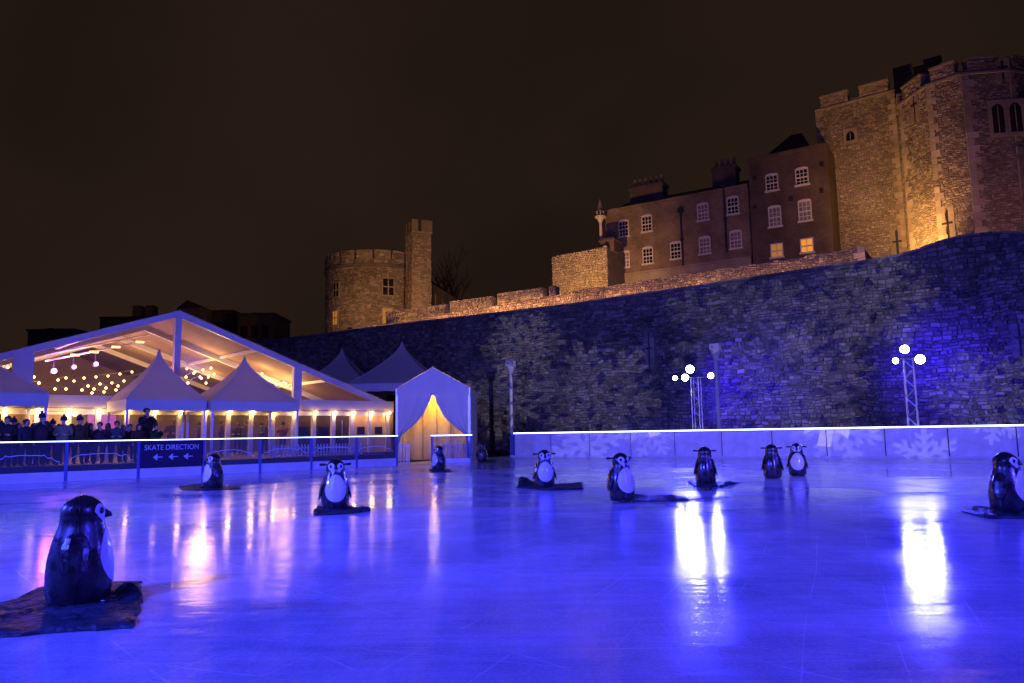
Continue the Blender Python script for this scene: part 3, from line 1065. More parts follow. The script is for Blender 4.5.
MB().box(-.3, 15 * PW, -.07, -.042, .0, .10).build('kick_strip', M['kick'], rb)

gb = thing('glass_barrier', 'glass rink barrier with blue posts and bright light strip before the marquee', 'barrier', FL.w(0, 0), FL.rot)
posts = [-13.9, -11.65, -9.4, -7.15, -4.9, -2.65, -.4, 1.85, 4.16, 6.46, 8.74, 11.0, 13.2, 15.32]
for i, t in enumerate(posts):
    MB().box(t - .05, t + .05, -.05, .05, .0, 1.31).build('post', M['bluepost'], gb)
    if i + 1 < len(posts):
        u = posts[i + 1]
        MB().box(t + .05, u - .05, -.035, .035, .0, .33).build('kickboard', M['kick'], gb)
        if abs(t - 4.16) > .1:
            MB().box(t + .052, u - .052, -.006, .006, .335, 1.30).build('glass_pane', M['glass_panel'], gb)
            # white outline of a snow drift printed on the pane
            if i > 4:
                pts = []
                s0 = random.uniform(.15, .35)
                ww = u - t - .1
                sgn = 1 if i % 2 else -1
                prev = .58
                for q in range(22):
                    f = q / 21
                    env = .62 + .38 * (math.sin(math.pi * min(1, max(0, f * 1.05))) ** .45)
                    zz = .35 + .62 * env - .06 + random.uniform(-.035, .035) * (1.4 if f < .25 or f > .75 else .3)
                    x = t + .12 + (ww - .2) * f + random.uniform(-.03, .03)
                    pts.append((x, -.009, min(1.2, zz)))
                pl = MB()
                for a, b in zip(pts, pts[1:]):
                    pl.quad((a[0], -.0085, a[2] - .012), (b[0], -.0085, b[2] - .012), (b[0], -.0085, b[2] + .012), (a[0], -.0085, a[2] + .012))
                pl.build('printed_outline', M['lettering'], gb)
MB().box(posts[0], posts[-1] + .05, -.05, .05, 1.312, 1.33).build('top_rail', M['bluepost'], gb)
MB().box(posts[0], posts[-1] + .05, -.045, .03, 1.332, 1.362).build('light_strip', M['led'], gb)

# direction sign hung on the glass barrier
sg = thing('direction_sign', 'navy board lettered SKATE DIRECTION with three arrows on the glass barrier', 'sign', FL.w(4.16, -.06), FL.rot)
sw = 2.28
MB().box(.03, sw, -.012, .012, .36, 1.30).build('board', M['sign'], sg)
def text_mesh(s, size):
    c = bpy.data.curves.new('lettering', 'FONT')
    c.body = s
    c.size = size
    c.align_x = 'CENTER'
    c.extrude = .002
    o = bpy.data.objects.new('tmp', c)
    COL.objects.link(o)
    dg = bpy.context.evaluated_depsgraph_get()
    me = bpy.data.meshes.new_from_object(o.evaluated_get(dg))
    bpy.data.objects.remove(o)
    me.materials.clear()
    me.materials.append(M['lettering'])
    return me
le = link('lettering', text_mesh('SKATE DIRECTION', .27), sg)
le.location = (sw / 2, -.018, .98)
le.rotation_euler = (math.pi / 2, 0, 0)
le.scale = (.86, 1, 1)
for k in range(3):
    x = sw * (.28 + .24 * k)
    ar = MB().quad((x - .17, -.016, .72), (x - .02, -.016, .60), (x + .0, -.016, .66), (x - .03, -.016, .70), (x + .17, -.016, .705), (x + .17, -.016, .735), (x - .03, -.016, .74), (x + .0, -.016, .78), (x - .02, -.016, .84))
    ar.build('arrow', M['lettering'], sg)

# ------------------------------------------------------------------ deck behind the glass barrier
dk = structure(MB().quad(*[tuple(FL.w(t, o, .5)) for t, o in ((-16, .9), (15.4, .9), (15.4, 5), (19.4, 5), (19.4, 27), (-16, 27))]).build('deck', M['deck']))
p = [(-16, .9), (19.4, .9)]
sk = MB().quad(tuple(FL.w(-16, .89, -.06)), tuple(FL.w(15.4, .89, -.06)), tuple(FL.w(15.4, .89, .5)), tuple(FL.w(-16, .89, .5)))
sk.quad(*[tuple(FL.w(15.41, o, z)) for o, z in ((.89, -.06), (5, -.06), (5, .5), (.89, .5))])
sk.quad(*[tuple(FL.w(t_, 4.99, z)) for t_, z in ((15.41, -.06), (19.41, -.06), (19.41, .5), (15.41, .5))])
sk.quad(tuple(FL.w(19.41, 4.99, -.06)), tuple(FL.w(19.41, 27, -.06)), tuple(FL.w(19.41, 27, .5)), tuple(FL.w(19.41, 4.99, .5)))
sk.build('deck_skirt', M['skirt'], dk)

def picket_fence(loc, rot, ln, label, h=.62, step=.13, z0=0.0):
    f = thing('picket_fence', label, 'fence', loc, rot)
    n = int(ln / step)
    pk = MB().box(-.035, .035, -.012, .012, .03, h - .06).quad((-.035, -.012, h - .06), (.035, -.012, h - .06), (0, -.012, h)).quad((.035, .012, h - .06), (-.035, .012, h - .06), (0, .012, h)).mesh('picket')
    pk.materials.append(M['white_paint'])
    for k in range(n):
        o = link('picket', pk, f)
        o.location = (k * step + .05, 0, 0)
    for z in (.14, h - .2):
        MB().box(0, n * step, .014, .04, z, z + .06).build('rail', M['white_paint'], f)
    for x in (.0, n * step):
        MB().box(x - .03, x + .03, .014, .07, 0, h - .05).build('fence_post', M['white_paint'], f)
    return f
picket_fence(FL.w(10.4, 2.2, .5), FL.rot, 4.6, 'long white picket fence on the deck behind the glass barrier', h=.55, step=.16)

# ------------------------------------------------------------------ marquee
MO, PK, HWD, ZE, ZP, DEP = 6.0, 7.46, 11.7, 3.05, 7.18, 20.0
mq = thing('marquee', 'large clear-gabled white party marquee hung with warm bulbs behind the glass barrier', 'marquee', FL.w(PK, MO, 0), FL.rot)
def zr(x): return ZE + (ZP - ZE) * (1 - abs(x) / HWD)
for sx in (-1, 1):
    MB().quad((0, -.2, ZP + .02), (sx * HWD, -.2, ZE + .02), (sx * HWD, DEP, ZE + .02), (0, DEP, ZP + .02)).build('roof_sheet', M['pvc'], mq)
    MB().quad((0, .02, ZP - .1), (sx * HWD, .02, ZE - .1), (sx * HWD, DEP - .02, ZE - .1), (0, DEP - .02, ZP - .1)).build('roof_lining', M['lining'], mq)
    r = MB()
    d = .30
    r.quad((0, -.12, ZP), (sx * HWD, -.12, ZE), (sx * HWD, -.12, ZE - d), (0, -.12, ZP - d))
    r.quad((0, .06, ZP - .12), (sx * HWD, .06, ZE - .12), (sx * HWD, .06, ZE - d), (0, .06, ZP - d))
    r.quad((0, -.12, ZP - d), (sx * HWD, -.12, ZE - d), (sx * HWD, .06, ZE - d), (0, .06, ZP - d))
    r.build('gable_rafter', M['pvc'], mq)
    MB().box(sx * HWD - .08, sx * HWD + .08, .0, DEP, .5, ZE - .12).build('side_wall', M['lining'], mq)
    for yy in (4.5, 9, 13.5):
        fr_ = MB()
        n = 10
        for q in range(n):
            xa, xb = sx * HWD * q / n, sx * HWD * (q + 1) / n
            fr_.quad((xa, yy, zr(xa) - .12), (xb, yy, zr(xb) - .12), (xb, yy, zr(xb) - .40), (xa, yy, zr(xa) - .40))
            fr_.quad((xa, yy, zr(xa) - .40), (xb, yy, zr(xb) - .40), (xb, yy + .18, zr(xb) - .40), (xa, yy + .18, zr(xa) - .40))
        fr_.build('inner_rafter', M['pvc'], mq)
    for fx in (.33, .66):
        MB().box(sx * HWD * fx - .06, sx * HWD * fx + .06, .1, DEP - .1, zr(HWD * fx) - .26, zr(HWD * fx) - .12).build('purlin', M['pvc'], mq)
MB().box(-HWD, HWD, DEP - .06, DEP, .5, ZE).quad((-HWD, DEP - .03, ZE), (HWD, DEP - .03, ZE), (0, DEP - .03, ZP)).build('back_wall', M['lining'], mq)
MB().box(-HWD, HWD, -.16, .10, ZE - .42, ZE + .18).build('fascia', M['pvc'], mq)
for x, w_ in ((0, .14), (5.93, .22), (-5.93, .36)):
    MB().box(x - w_, x + w_, -.15, .08, ZE + .18, zr(x) - .2).build('gable_mullion', M['pvc'], mq)
for xa, xb in ((-HWD + 1.4, -6.29), (-5.57, -.14), (.14, 5.71), (6.15, HWD - 1.4)):
    MB().quad((xa, -.03, ZE + .18), (xb, -.03, ZE + .18), (xb, -.03, zr(xb) - .29), (xa, -.03, zr(xa) - .29)).build('clear_gable_sheet', M['clear_pvc'], mq)
# front bays between white posts
BAY = 1.114
bays = []
k0 = -8
x0 = 9.91 - PK
bx_ = [x0 + BAY * k for k in range(-12, 10)]
for i, x in enumerate(bx_):
    if x > HWD + .1 or x < -HWD: continue
    MB().box(x - .10, x + .10, -.10, .08, .5, ZE - .42).build('bay_post', M['pvc'], mq)
for i in range(len(bx_) - 1):
    xa, xb = bx_[i] + .1, bx_[i + 1] - .1
    if xb > HWD or xa < -HWD: continue
    tt = (xa + xb) / 2 + PK
    MB().box(xa, xb, -.05, .03, 2.44, ZE - .42).build('bay_header', M['pvc'], mq)
    if tt > 16.7:
        dl = MB().box(xa + .04, xb - .04, -.03, .0, .5, 2.44).build('door', M['yellow'], mq)
        MB().box(xa + .22, xb - .22, -.045, -.031, 1.45, 1.85).build('notice', M['sign'], dl)
    elif tt > 13.2:
        dl = MB().box(xa + .04, xb - .04, .02, .05, .5, 2.44).build('door', M['brick_dark'], mq)
        if tt < 15.4:
            MB().box(xa + .2, xb - .2, .0, .018, 1.45, 1.85).build('notice', M['sign'], dl)
        else:
            MB().box((xa + xb) / 2 - .02, (xa + xb) / 2 + .02, .0, .018, 1.2, 2.2).build('handle_bar', M['alu'], dl)
    elif tt < 4.2 and int(i) % 3 != 0:
        MB().box(xa, xb, -.02, .02, .5, 2.44).build('wall_panel', M['lining'], mq)
    else:
        MB().box(xa, xb, -.01, .0, .5, 2.44).build('glass_pane', M['clear_pvc'], mq)

# festoon of bulbs along the fascia, and strings inside
def bulb_string(label, pts, group, pw=0.0, lamps=1, rb_=.055, wire=True, lsize=.08):
    f = thing('bulb_string', label, 'festoon lights', pts[0], 0, group)
    o0 = Vector(pts[0])
    bm_ = MB().ball((0, 0, 0), rb_, 8, 5).mesh('bulb')
    bm_.materials.append(M['bulb'])
    bm_.polygons.foreach_set('use_smooth', [True] * len(bm_.polygons))
    if wire:
        MB().tube([Vector(p) - o0 + Vector((0, 0, .1)) for p in pts], .012, 4).build('wire', M['black_iron'], f)
    for p in pts:
        o = link('bulb', bm_, f)
        o.location = Vector(p) - o0
    if pw:
        for k in range(lamps):
            q = Vector(pts[int((k + .5) * len(pts) / lamps)]) - o0
            lamp('bulb_light', 'POINT', pw, (1.0, .52, .18), f, q + Vector((0, 0, -.12)), size=lsize)
    return f
pts = [FL.w(9.91 + BAY * k, MO - .28, 2.60) for k in range(9)]
bulb_string('row of warm bulbs under the marquee fascia above its doors', pts, None, pw=16, lamps=9, rb_=.075)
pts = [FL.w(9.91 + BAY * k, MO - .28, 2.60) for k in range(-8, 0)]
bulb_string('row of warm bulbs under the fascia behind the pagoda tents', pts, None, pw=16, lamps=8, rb_=.075)
pts = [FL.w(x, MO - .5, 2.45) for x in (2.05, 3.35)]
bulb_string('two bare warm bulbs glowing between the two left pagoda tents', pts, None, pw=34, lamps=2, rb_=.10, wire=True)
inner = [('short bulb string seen behind the right pagoda peak in the gable', [(262, 372), (270, 366), (277, 361), (284, 367), (292, 362), (276, 372), (286, 374)], 9.0),
         ('bulb string glowing between the marquee mullion and right pagoda tent', [(186, 377), (195, 372), (203, 370), (211, 368), (188, 383), (200, 377), (214, 374), (206, 383)], 10.5),
         ('bulb string low across the marquee inside, behind the middle pagoda peak', [(82, 390), (88, 386), (94, 389), (100, 384), (106, 388), (112, 383), (118, 386), (124, 381), (92, 393), (104, 392), (116, 390)], 13.0),
         ('bulb string at the left mullion inside the marquee', [(29, 372), (34, 377), (31, 384), (39, 383), (37, 390), (55, 389), (66, 389)], 12.0),
         ('upper bulb string sloping along the right roof lining of the marquee', [(187, 366), (194, 363), (202, 361), (209, 359), (262, 357), (270, 354), (278, 352), (286, 355), (293, 353)], 15.0),
         ('bulb string looped below the stage light bar inside the marquee', [(58, 380), (66, 378), (74, 381), (84, 378), (96, 377), (108, 376), (120, 374), (132, 372)], 16.0),
         ('two bulbs in the leftmost gable bay of the marquee', [(3, 357), (8, 362)], 11.0)]
for lb, px, off in inner:
    pts = []
    for i, (x, y) in enumerate(px):
        t, z = FL.at(x, y, off + (i % 3) * .5)
        z = min(z, zr(t - PK) - .5)
        pts.append(FL.w(t, off + (i % 3) * .5, z))
    bulb_string(lb, pts, None, pw=120, lamps=min(4, len(pts)), rb_=.06, lsize=.45)

# stage light bar inside the marquee
OFB = 12.0
ends = [FL.at(45, 361, OFB), FL.at(150, 340, OFB)]
p0 = FL.w(ends[0][0], OFB, ends[0][1])
sb = thing('stage_light_bar', 'hanging bar of purple and amber stage lights inside the marquee', 'stage lights', p0, FL.rot)
dx, dz = ends[1][0] - ends[0][0], ends[1][1] - ends[0][1]
MB().tube([(0, 0, 0), (dx, 0, dz)], .05, 8).tube([(0, 0, .3), (dx, 0, dz + .3)], .05, 8).build('bar', M['alu'], sb)
for x, y in ((75, 355), (94, 352), (116, 347), (140, 342)):
    t, z = FL.at(x, y, OFB - .2)
    MB().box(-.19, .19, -.05, .05, -.045, .045).build('amber_batten', M['lens_amber'], sb).location = (t - ends[0][0], -.2, z - ends[0][1])
for x, y, q in ((54, 371, .13), (74, 367, .10), (96, 364, .11)):
    t, z = FL.at(x, y, OFB - .3)
    hd = MB().tube([(0, .3, 0), (0, 0, 0), (0, -.02, 0)], [.12, q, q], 14).tube([(0, .15, .1), (0, .15, .5)], .03, 6).build('purple_head', M['housing'], sb)
    hd.location = (t - ends[0][0], -.3, z - ends[0][1])
    MB().tube([(0, -.022, 0), (0, -.03, 0)], [q * .95, q * .95], 14).build('lens', M['lens_purple'], hd)
    lamp('purple_light', 'POINT', 150, (.6, .12, 1.0), sb, (t - ends[0][0], -.6, z - ends[0][1]), size=.15)
# magenta screen
t, z = FL.at(102, 418, 13)
ms = thing('screen', 'glowing magenta screen inside the marquee behind the crowd', 'screen', FL.w(t, 13, 1.2), FL.rot)
MB().box(-.72, .72, .0, .06, .0, 1.75).build('frame', M['housing'], ms)
MB().box(-.66, .66, -.008, -.002, .06, 1.7).build('display', M['screen'], ms)
MB().box(-.4, .4, -.2, .3, -.7, -.66).box(-.05, .05, .02, .08, -.66, .0).build('stand', M['housing'], ms)

# ------------------------------------------------------------------ pagoda tents
def pagoda(loc, rot, w, d, ze, zp, val, label, posts=True, zf=0.0, group=None):
    g = thing('pagoda_tent', label, 'tent', loc, rot, group)
    n = 10
    rf = MB()
    ring = []
    for i in range(n + 1):
        s = i / n
        k = (1 - s) ** 1.55 * .985 + .015
        hh = ze + (zp - ze) * (s ** .92)
        ring.append([(sx * w / 2 * k, sy * d / 2 * k, hh) for sx, sy in ((-1, -1), (1, -1), (1, 1), (-1, 1))])
    for i in range(n):
        for q in range(4):
            rf.quad(ring[i][q], ring[i][(q + 1) % 4], ring[i + 1][(q + 1) % 4], ring[i + 1][q])
    r = rf.build('roof', M['canvas'], g)
    MB().tube([(0, 0, zp - .05), (0, 0, zp + .12)], [.06, .02], 6).build('finial', M['canvas'], r)
    for q in range(4):
        MB().tube([(x, y, z + .012) for x, y, z in [ring[i][q] for i in range(n + 1)]], .016, 5).build('ridge_seam', M['pvc'], r)
    for a, b in (((-w / 2, -d / 2), (w / 2, -d / 2)), ((w / 2, -d / 2), (w / 2, d / 2)), ((w / 2, d / 2), (-w / 2, d / 2)), ((-w / 2, d / 2), (-w / 2, -d / 2))):
        v = MB()
        m = 12
        for q in range(m):
            pa = [a[0] + (b[0] - a[0]) * q / m, a[1] + (b[1] - a[1]) * q / m]
            pb = [a[0] + (b[0] - a[0]) * (q + 1) / m, a[1] + (b[1] - a[1]) * (q + 1) / m]
            v.quad((pa[0], pa[1], ze - val + .03 * (q % 2)), (pb[0], pb[1], ze - val + .03 * ((q + 1) % 2)), (pb[0], pb[1], ze), (pa[0], pa[1], ze))
        v.build('valance', M['pvc'], g)
    if posts:
        for sx in (-1, 1):
            for sy in (-1, 1):
                MB().box(sx * (w / 2 - .07) - .045, sx * (w / 2 - .07) + .045, sy * (d / 2 - .07) - .045, sy * (d / 2 - .07) + .045, zf, ze - .02).build('leg', M['alu'], g)
    return g
pagoda(FL.w(6.2, 4.48), FL.rot, 3.2, 2.6, 2.97, 5.1, .45, 'white pagoda tent with the tall peak before the marquee centre mullion', zf=.5)
pagoda(FL.w(9.92, 4.35), FL.rot, 4.05, 2.9, 2.95, 5.0, .42, 'white pagoda tent joined to the right of the centre pagoda', zf=.5)
pagoda(FL.w(-.25, 4.4), FL.rot, 4.2, 2.9, 3.12, 4.95, .5, 'white pagoda tent at the left, half cut off, with the crowd before it', zf=.5)
pB = at_depth(402, 343, 49)
pA = at_depth(342, 350, 53)
for p_, hw_, lb in ((pB, 5.6, 'grey pagoda peak rising just behind the blue entrance tent'), (pA, 5.2, 'smaller grey pagoda peak behind the marquee roof end')):
    pagoda((p_.x, p_.y, 0), -.1, hw_, 4.6, p_.z - 2.75, p_.z, .5, lb)

# entrance tent
et = thing('entrance_tent', 'blue-lit gabled tent with drawn curtains showing a yellow lining', 'tent', ((at_depth(397, 395, 40).x), 40, 0), -.03)
TW = 3.8
zE, zA, zV = 3.84, 4.92, 3.42
def gz(x): return zE + (zA - zE) * (1 - abs(x - TW / 2) / (TW / 2))
for xa, xb in ((0, TW / 2), (TW / 2, TW)):
    MB().quad((xa, -.08, gz(xa)), (xb, -.08, gz(xb)), (xb, 5, gz(xb)), (xa, 5, gz(xa))).build('roof_sheet', M['pvc'], et)
MB().quad((0, -.06, zV), (TW / 2, -.06, zV), (TW / 2, -.06, zA - .02), (0, -.06, zE - .02)).quad((TW / 2, -.06, zV), (TW, -.06, zV), (TW, -.06, zE - .02), (TW / 2, -.06, zA - .02)).build('gable_cloth', M['pvc'], et)
for x in (0, TW):
    MB().box(x - .02, x + .02, .0, 5, 0, zE - .03).build('side_wall', M['pvc'], et)
    MB().box(x - .06, x + .06, -.05, .07, -.06, zE - .05).build('leg', M['alu'], et)
yl = MB()
nx = 24
for q in range(nx):
    xa, xb = .05 + (TW - .1) * q / nx, .05 + (TW - .1) * (q + 1) / nx
    yl.quad((xa, 1.6 + .05 * math.sin(q * 1.1), .02), (xb, 1.6 + .05 * math.sin((q + 1) * 1.1), .02), (xb, 1.6 + .05 * math.sin((q + 1) * 1.1), 4.1), (xa, 1.6 + .05 * math.sin(q * 1.1), 4.1))
yl.build('yellow_lining', M['yellow'], et, smooth=True)
for k in range(3):
    x = TW * (.30 + .2 * k)
    MB().box(x - .015, x + .015, 1.52, 1.53, .05, 3.6).build('lining_seam', M['seam'], et)
def curtain(sgn):
    c = MB()
    nz_, nx_ = 26, 12
    g = []
    for i in range(nz_ + 1):
        f = i / nz_
        z = .05 + (zV + .02 - .05) * f
        ks = ((0, .10), (1.0, .13), (1.37, .26), (1.83, .85), (2.33, 1.34), (3.0, 1.68), (3.5, 1.88))
        for (ka, va), (kb, vb) in zip(ks, ks[1:]):
            if ka <= z <= kb + .01:
                inner_ = va + (vb - va) * (z - ka) / (kb - ka)
        row = []
        for j in range(nx_ + 1):
            x = inner_ * j / nx_
            y = -.03 + .06 * math.sin(j * 2.3 + f * 1.5) * (.3 + .7 * j / nx_) * (1.1 - f)
            row.append((x if sgn < 0 else TW - x, y, z))
        g.append(row)
    for i in range(nz_):
        for j in range(nx_):
            c.quad(g[i][j], g[i][j + 1], g[i + 1][j + 1], g[i + 1][j])
    return c.build('curtain', M['pvc'], et, smooth=True)
curtain(-1)
curtain(1)
lamp('tent_light', 'POINT', 210, (1.0, .60, .17), et, (TW / 2, .75, 3.5), size=.1)
MB().ball((TW / 2, .75, 3.62), .08, 8, 6).build('tent_bulb', M['bulb'], et)
p = gnd(401, 461.5)
picket_fence((p.x, 38.9, -.05), -.03, .75, 'short white picket fence at the left side of the tent opening', h=1.05, step=.16)
# small glass barrier before the tent
p = gnd(432, 463)
q = gnd(470, 461)
eb = thing('gate_barrier', 'short framed glass barrier before the entrance tent', 'barrier', (p.x, p.y, 0), math.atan2(q.y - p.y, q.x - p.x) * .3)
ln = 1.95
for x in (0, ln):
    MB().box(x - .05, x + .05, -.05, .05, 0, 1.29).build('post', M['bluepost'], eb)
MB().box(.05, ln - .05, -.006, .006, .2, 1.28).build('glass_pane', M['glass_panel'], eb)
MB().box(.05, ln - .05, -.03, .03, 0, .2).build('kickboard', M['kick'], eb)
MB().box(-.05, ln + .05, -.05, .05, 1.292, 1.31).build('top_rail', M['bluepost'], eb)
MB().box(-.05, ln + .05, -.045, .03, 1.312, 1.35).build('light_strip', M['led'], eb)
picket_fence((p.x + .5, p.y + .7, -.05), 0, 1.3, 'white picket fence behind the short glass barrier', h=1.0, step=.16)

# ------------------------------------------------------------------ posts and lighting towers
def mast(px, ytop, label):
    t, z = FR.at(px, ytop, 2.2)
    m_ = thing('camera_mast', label, 'post', FR.w(t, 2.2, -.06), FR.rot, None)
    MB().box(-.3, .3, -.3, .3, 0, .05).build('base_plate', M['steel_grey'], m_)
    MB().tube([(0, 0, .05), (0, 0, z - .5), (0, 0, z - .2)], [.12, .11, .11], 12).build('pole', M['steel_grey'], m_)
    MB().tube([(0, 0, z - .75), (0, 0, z - .35), (0, 0, z - .22)], [.12, .24, .24], 10).box(-.26, .26, -.2, .2, z - .22, z + .12).build('head', M['steel_grey'], m_)
    MB().tube([(-.1, -.21, z - .05), (-.1, -.2, z - .05)], .05, 8).build('eyelet', M['housing'], m_)
mast(715, 345, 'tall grey mast with square head beside the left lighting tower')
mast(510.5, 362, 'tall grey mast with square head at the left end of the board barrier')

def light_tower(loc, rot, h, label, heads, group=None, hue=BLUE):
    tw = thing('lighting_tower', label, 'lighting tower', loc, rot, group)
    w_ = .2
    MB().box(-.5, .5, -.5, .5, 0, .06).build('base_plate', M['steel_grey'], tw)
    ch = MB().tube([(0, 0, .06), (0, 0, h)], .032, 8).mesh('chord')
    ch.materials.append(M['alu'])
    for sx in (-1, 1):
        for sy in (-1, 1):
            o = link('chord', ch, tw)
            o.location = (sx * w_, sy * w_, 0)
    br = MB()
    n = int(h / .42)
    for i in range(n):
        za, zb = .1 + (h - .15) * i / n, .1 + (h - .15) * (i + 1) / n
        s = 1 if i % 2 else -1
        for ax in (0, 1):
            for sd_ in (-1, 1):
                pa = [s * w_, sd_ * w_] if ax == 0 else [sd_ * w_, s * w_]
                pb = [-s * w_, sd_ * w_] if ax == 0 else [sd_ * w_, -s * w_]
                br.tube([(pa[0], pa[1], za), (pb[0], pb[1], zb)], .016, 5)
    br.build('lattice', M['alu'], tw)
    xs = [hd[0] for hd in heads] + [0]
    MB().tube([(min(xs) - .15, -.25, h - .05), (max(xs) + .15, -.25, h - .05)], .03, 8).build('crossbar', M['alu'], tw)
    for x, z, r, to, pw, sp in heads:
        hd = MB().tube([(0, 0, .34), (0, 0, .30), (0, 0, .02), (0, 0, 0)], [r * .5, r * .75, r, r], 16).tube([(-r, 0, .2), (-r - .04, 0, .25), (-r - .04, 0, .6)], .02, 5).tube([(r, 0, .2), (r + .04, 0, .25), (r + .04, 0, .6)], .02, 5).build('lamp_head', M['housing'], tw)
        loc_ = Vector((x, -.35, z))
        hd.location = loc_
        wl_ = Vector(loc) + Matrix.Rotation(rot, 3, 'Z') @ loc_
        d_ = Matrix.Rotation(-rot, 3, 'Z') @ (Vector(to) - wl_)
        hd.rotation_euler = d_.to_track_quat('-Z', 'Y').to_euler()
        ls = MB().tube([(0, 0, -.004), (0, 0, -.012)], [r * .94, r * .94], 18).build('lens', M['lens_blue'], hd)
        l_ = lamp('flood', 'SPOT', pw, hue, tw, loc_ + d_.normalized() * .04, loc_ + d_, size=r, spot=sp, blend=.8)
    return tw

def tower_heads(px_list, off, base, rot):
    return px_list
cam_t = (0, 4, .5)
t1, z1 = FR.at(695.5, 376, 1.6)
def hx(x, y): 
    t, z = FR.at(x, y, 1.25)
    return t, z
hs = []
for (x, y, r, to) in ((675, 377, .13, (-14, 8, 0)), (685, 376.5, .19, (-6, 6, 0)), (690, 368, .22, (1, 4, 1.0)), (710.6, 374.5, .16, (8, 3, 0))):
    t, z = hx(x, y)
    hs.append((t - t1, z, r, to, FAR_W, 70))
TL = light_tower(FR.w(t1, 1.6, -.06), FR.rot, z1, 'left lattice lighting tower with four glaring blue floods behind the board barrier', hs, 'lattice lighting towers')
t2, z2 = FR.at(908, 357, 1.6)
hs = []
for (x, y, r, to) in ((895.5, 359.5, .14, (-10, 9, 0)), (904.5, 348, .20, (2, 4, 1.0)), (920, 358, .22, (6, 4, .5))):
    t, z = hx(x, y)
    hs.append((t - t2, z, r, to, FAR_W, 70))
TR = light_tower(FR.w(t2, 1.6, -.06), FR.rot, z2, 'right lattice lighting tower with three glaring blue floods below the great tower', hs, 'lattice lighting towers')
# added spots without heads, imitating the lamps' blue lens halo on the wall
for tw, tt, zz in ((TL, t1, z1), (TR, t2, z2)):
    lamp('added_halo_spot', 'SPOT', 2700, (.03, .012, 1.0), tw, (.1, .5, zz - .1), (1.3, 4.2, zz - .4), size=.12, spot=112, blend=1.0)

# the rest of the ring of towers round the rink, outside the picture
for (x, y, rz_, lb, tg) in ((-11, -5.0, math.pi, 'lighting tower on the near left edge of the rink', ((-9, 13, 0), (-2, 20, 0))),
                            (13, -5.0, math.pi, 'lighting tower on the near right edge of the rink', ((12, 19, 0), (3, 9, 0))),
                            (-27, 9, math.pi / 2, 'lighting tower beyond the left end of the glass barrier', ((-8, 18, 0), (-6, 9, 0))),
                            (31, 12, -math.pi / 2, 'lighting tower beyond the right end of the board barrier', ((10, 24, 0), (8, 10, 0)))):
    kf = .45 if x > 30 else (1.25 if x < -20 else 1.0)
    hs = [(-.5, 9.4, .2, tg[0], NEAR_W * kf, 82), (.5, 9.4, .2, tg[1], NEAR_W * kf, 82)]
    tw = light_tower((x, y, -.06), rz_, 9.2, lb, hs, 'unseen ring of lighting towers', (.042, .055, 1.0) if x < 0 else (.04, .03, 1.0))
    if y < 0:                                     # added fill without a fixture, greying the blue on wall and tents
        aim = Vector((10, 44, 5)) if x > 0 else Vector((-10, 40, 4))
        lo_ = Matrix.Rotation(-rz_, 3, 'Z') @ (aim - Vector((x, y, 0)))
        lamp('added_pale_fill', 'SPOT', WASH * (1.35 if x > 0 else .7), (.78, .58, 1.0) if x > 0 else (.62, .56, 1.0), tw, (0, -.4, 8.6), lo_, size=.15, spot=48 if x > 0 else 40, blend=1.0)

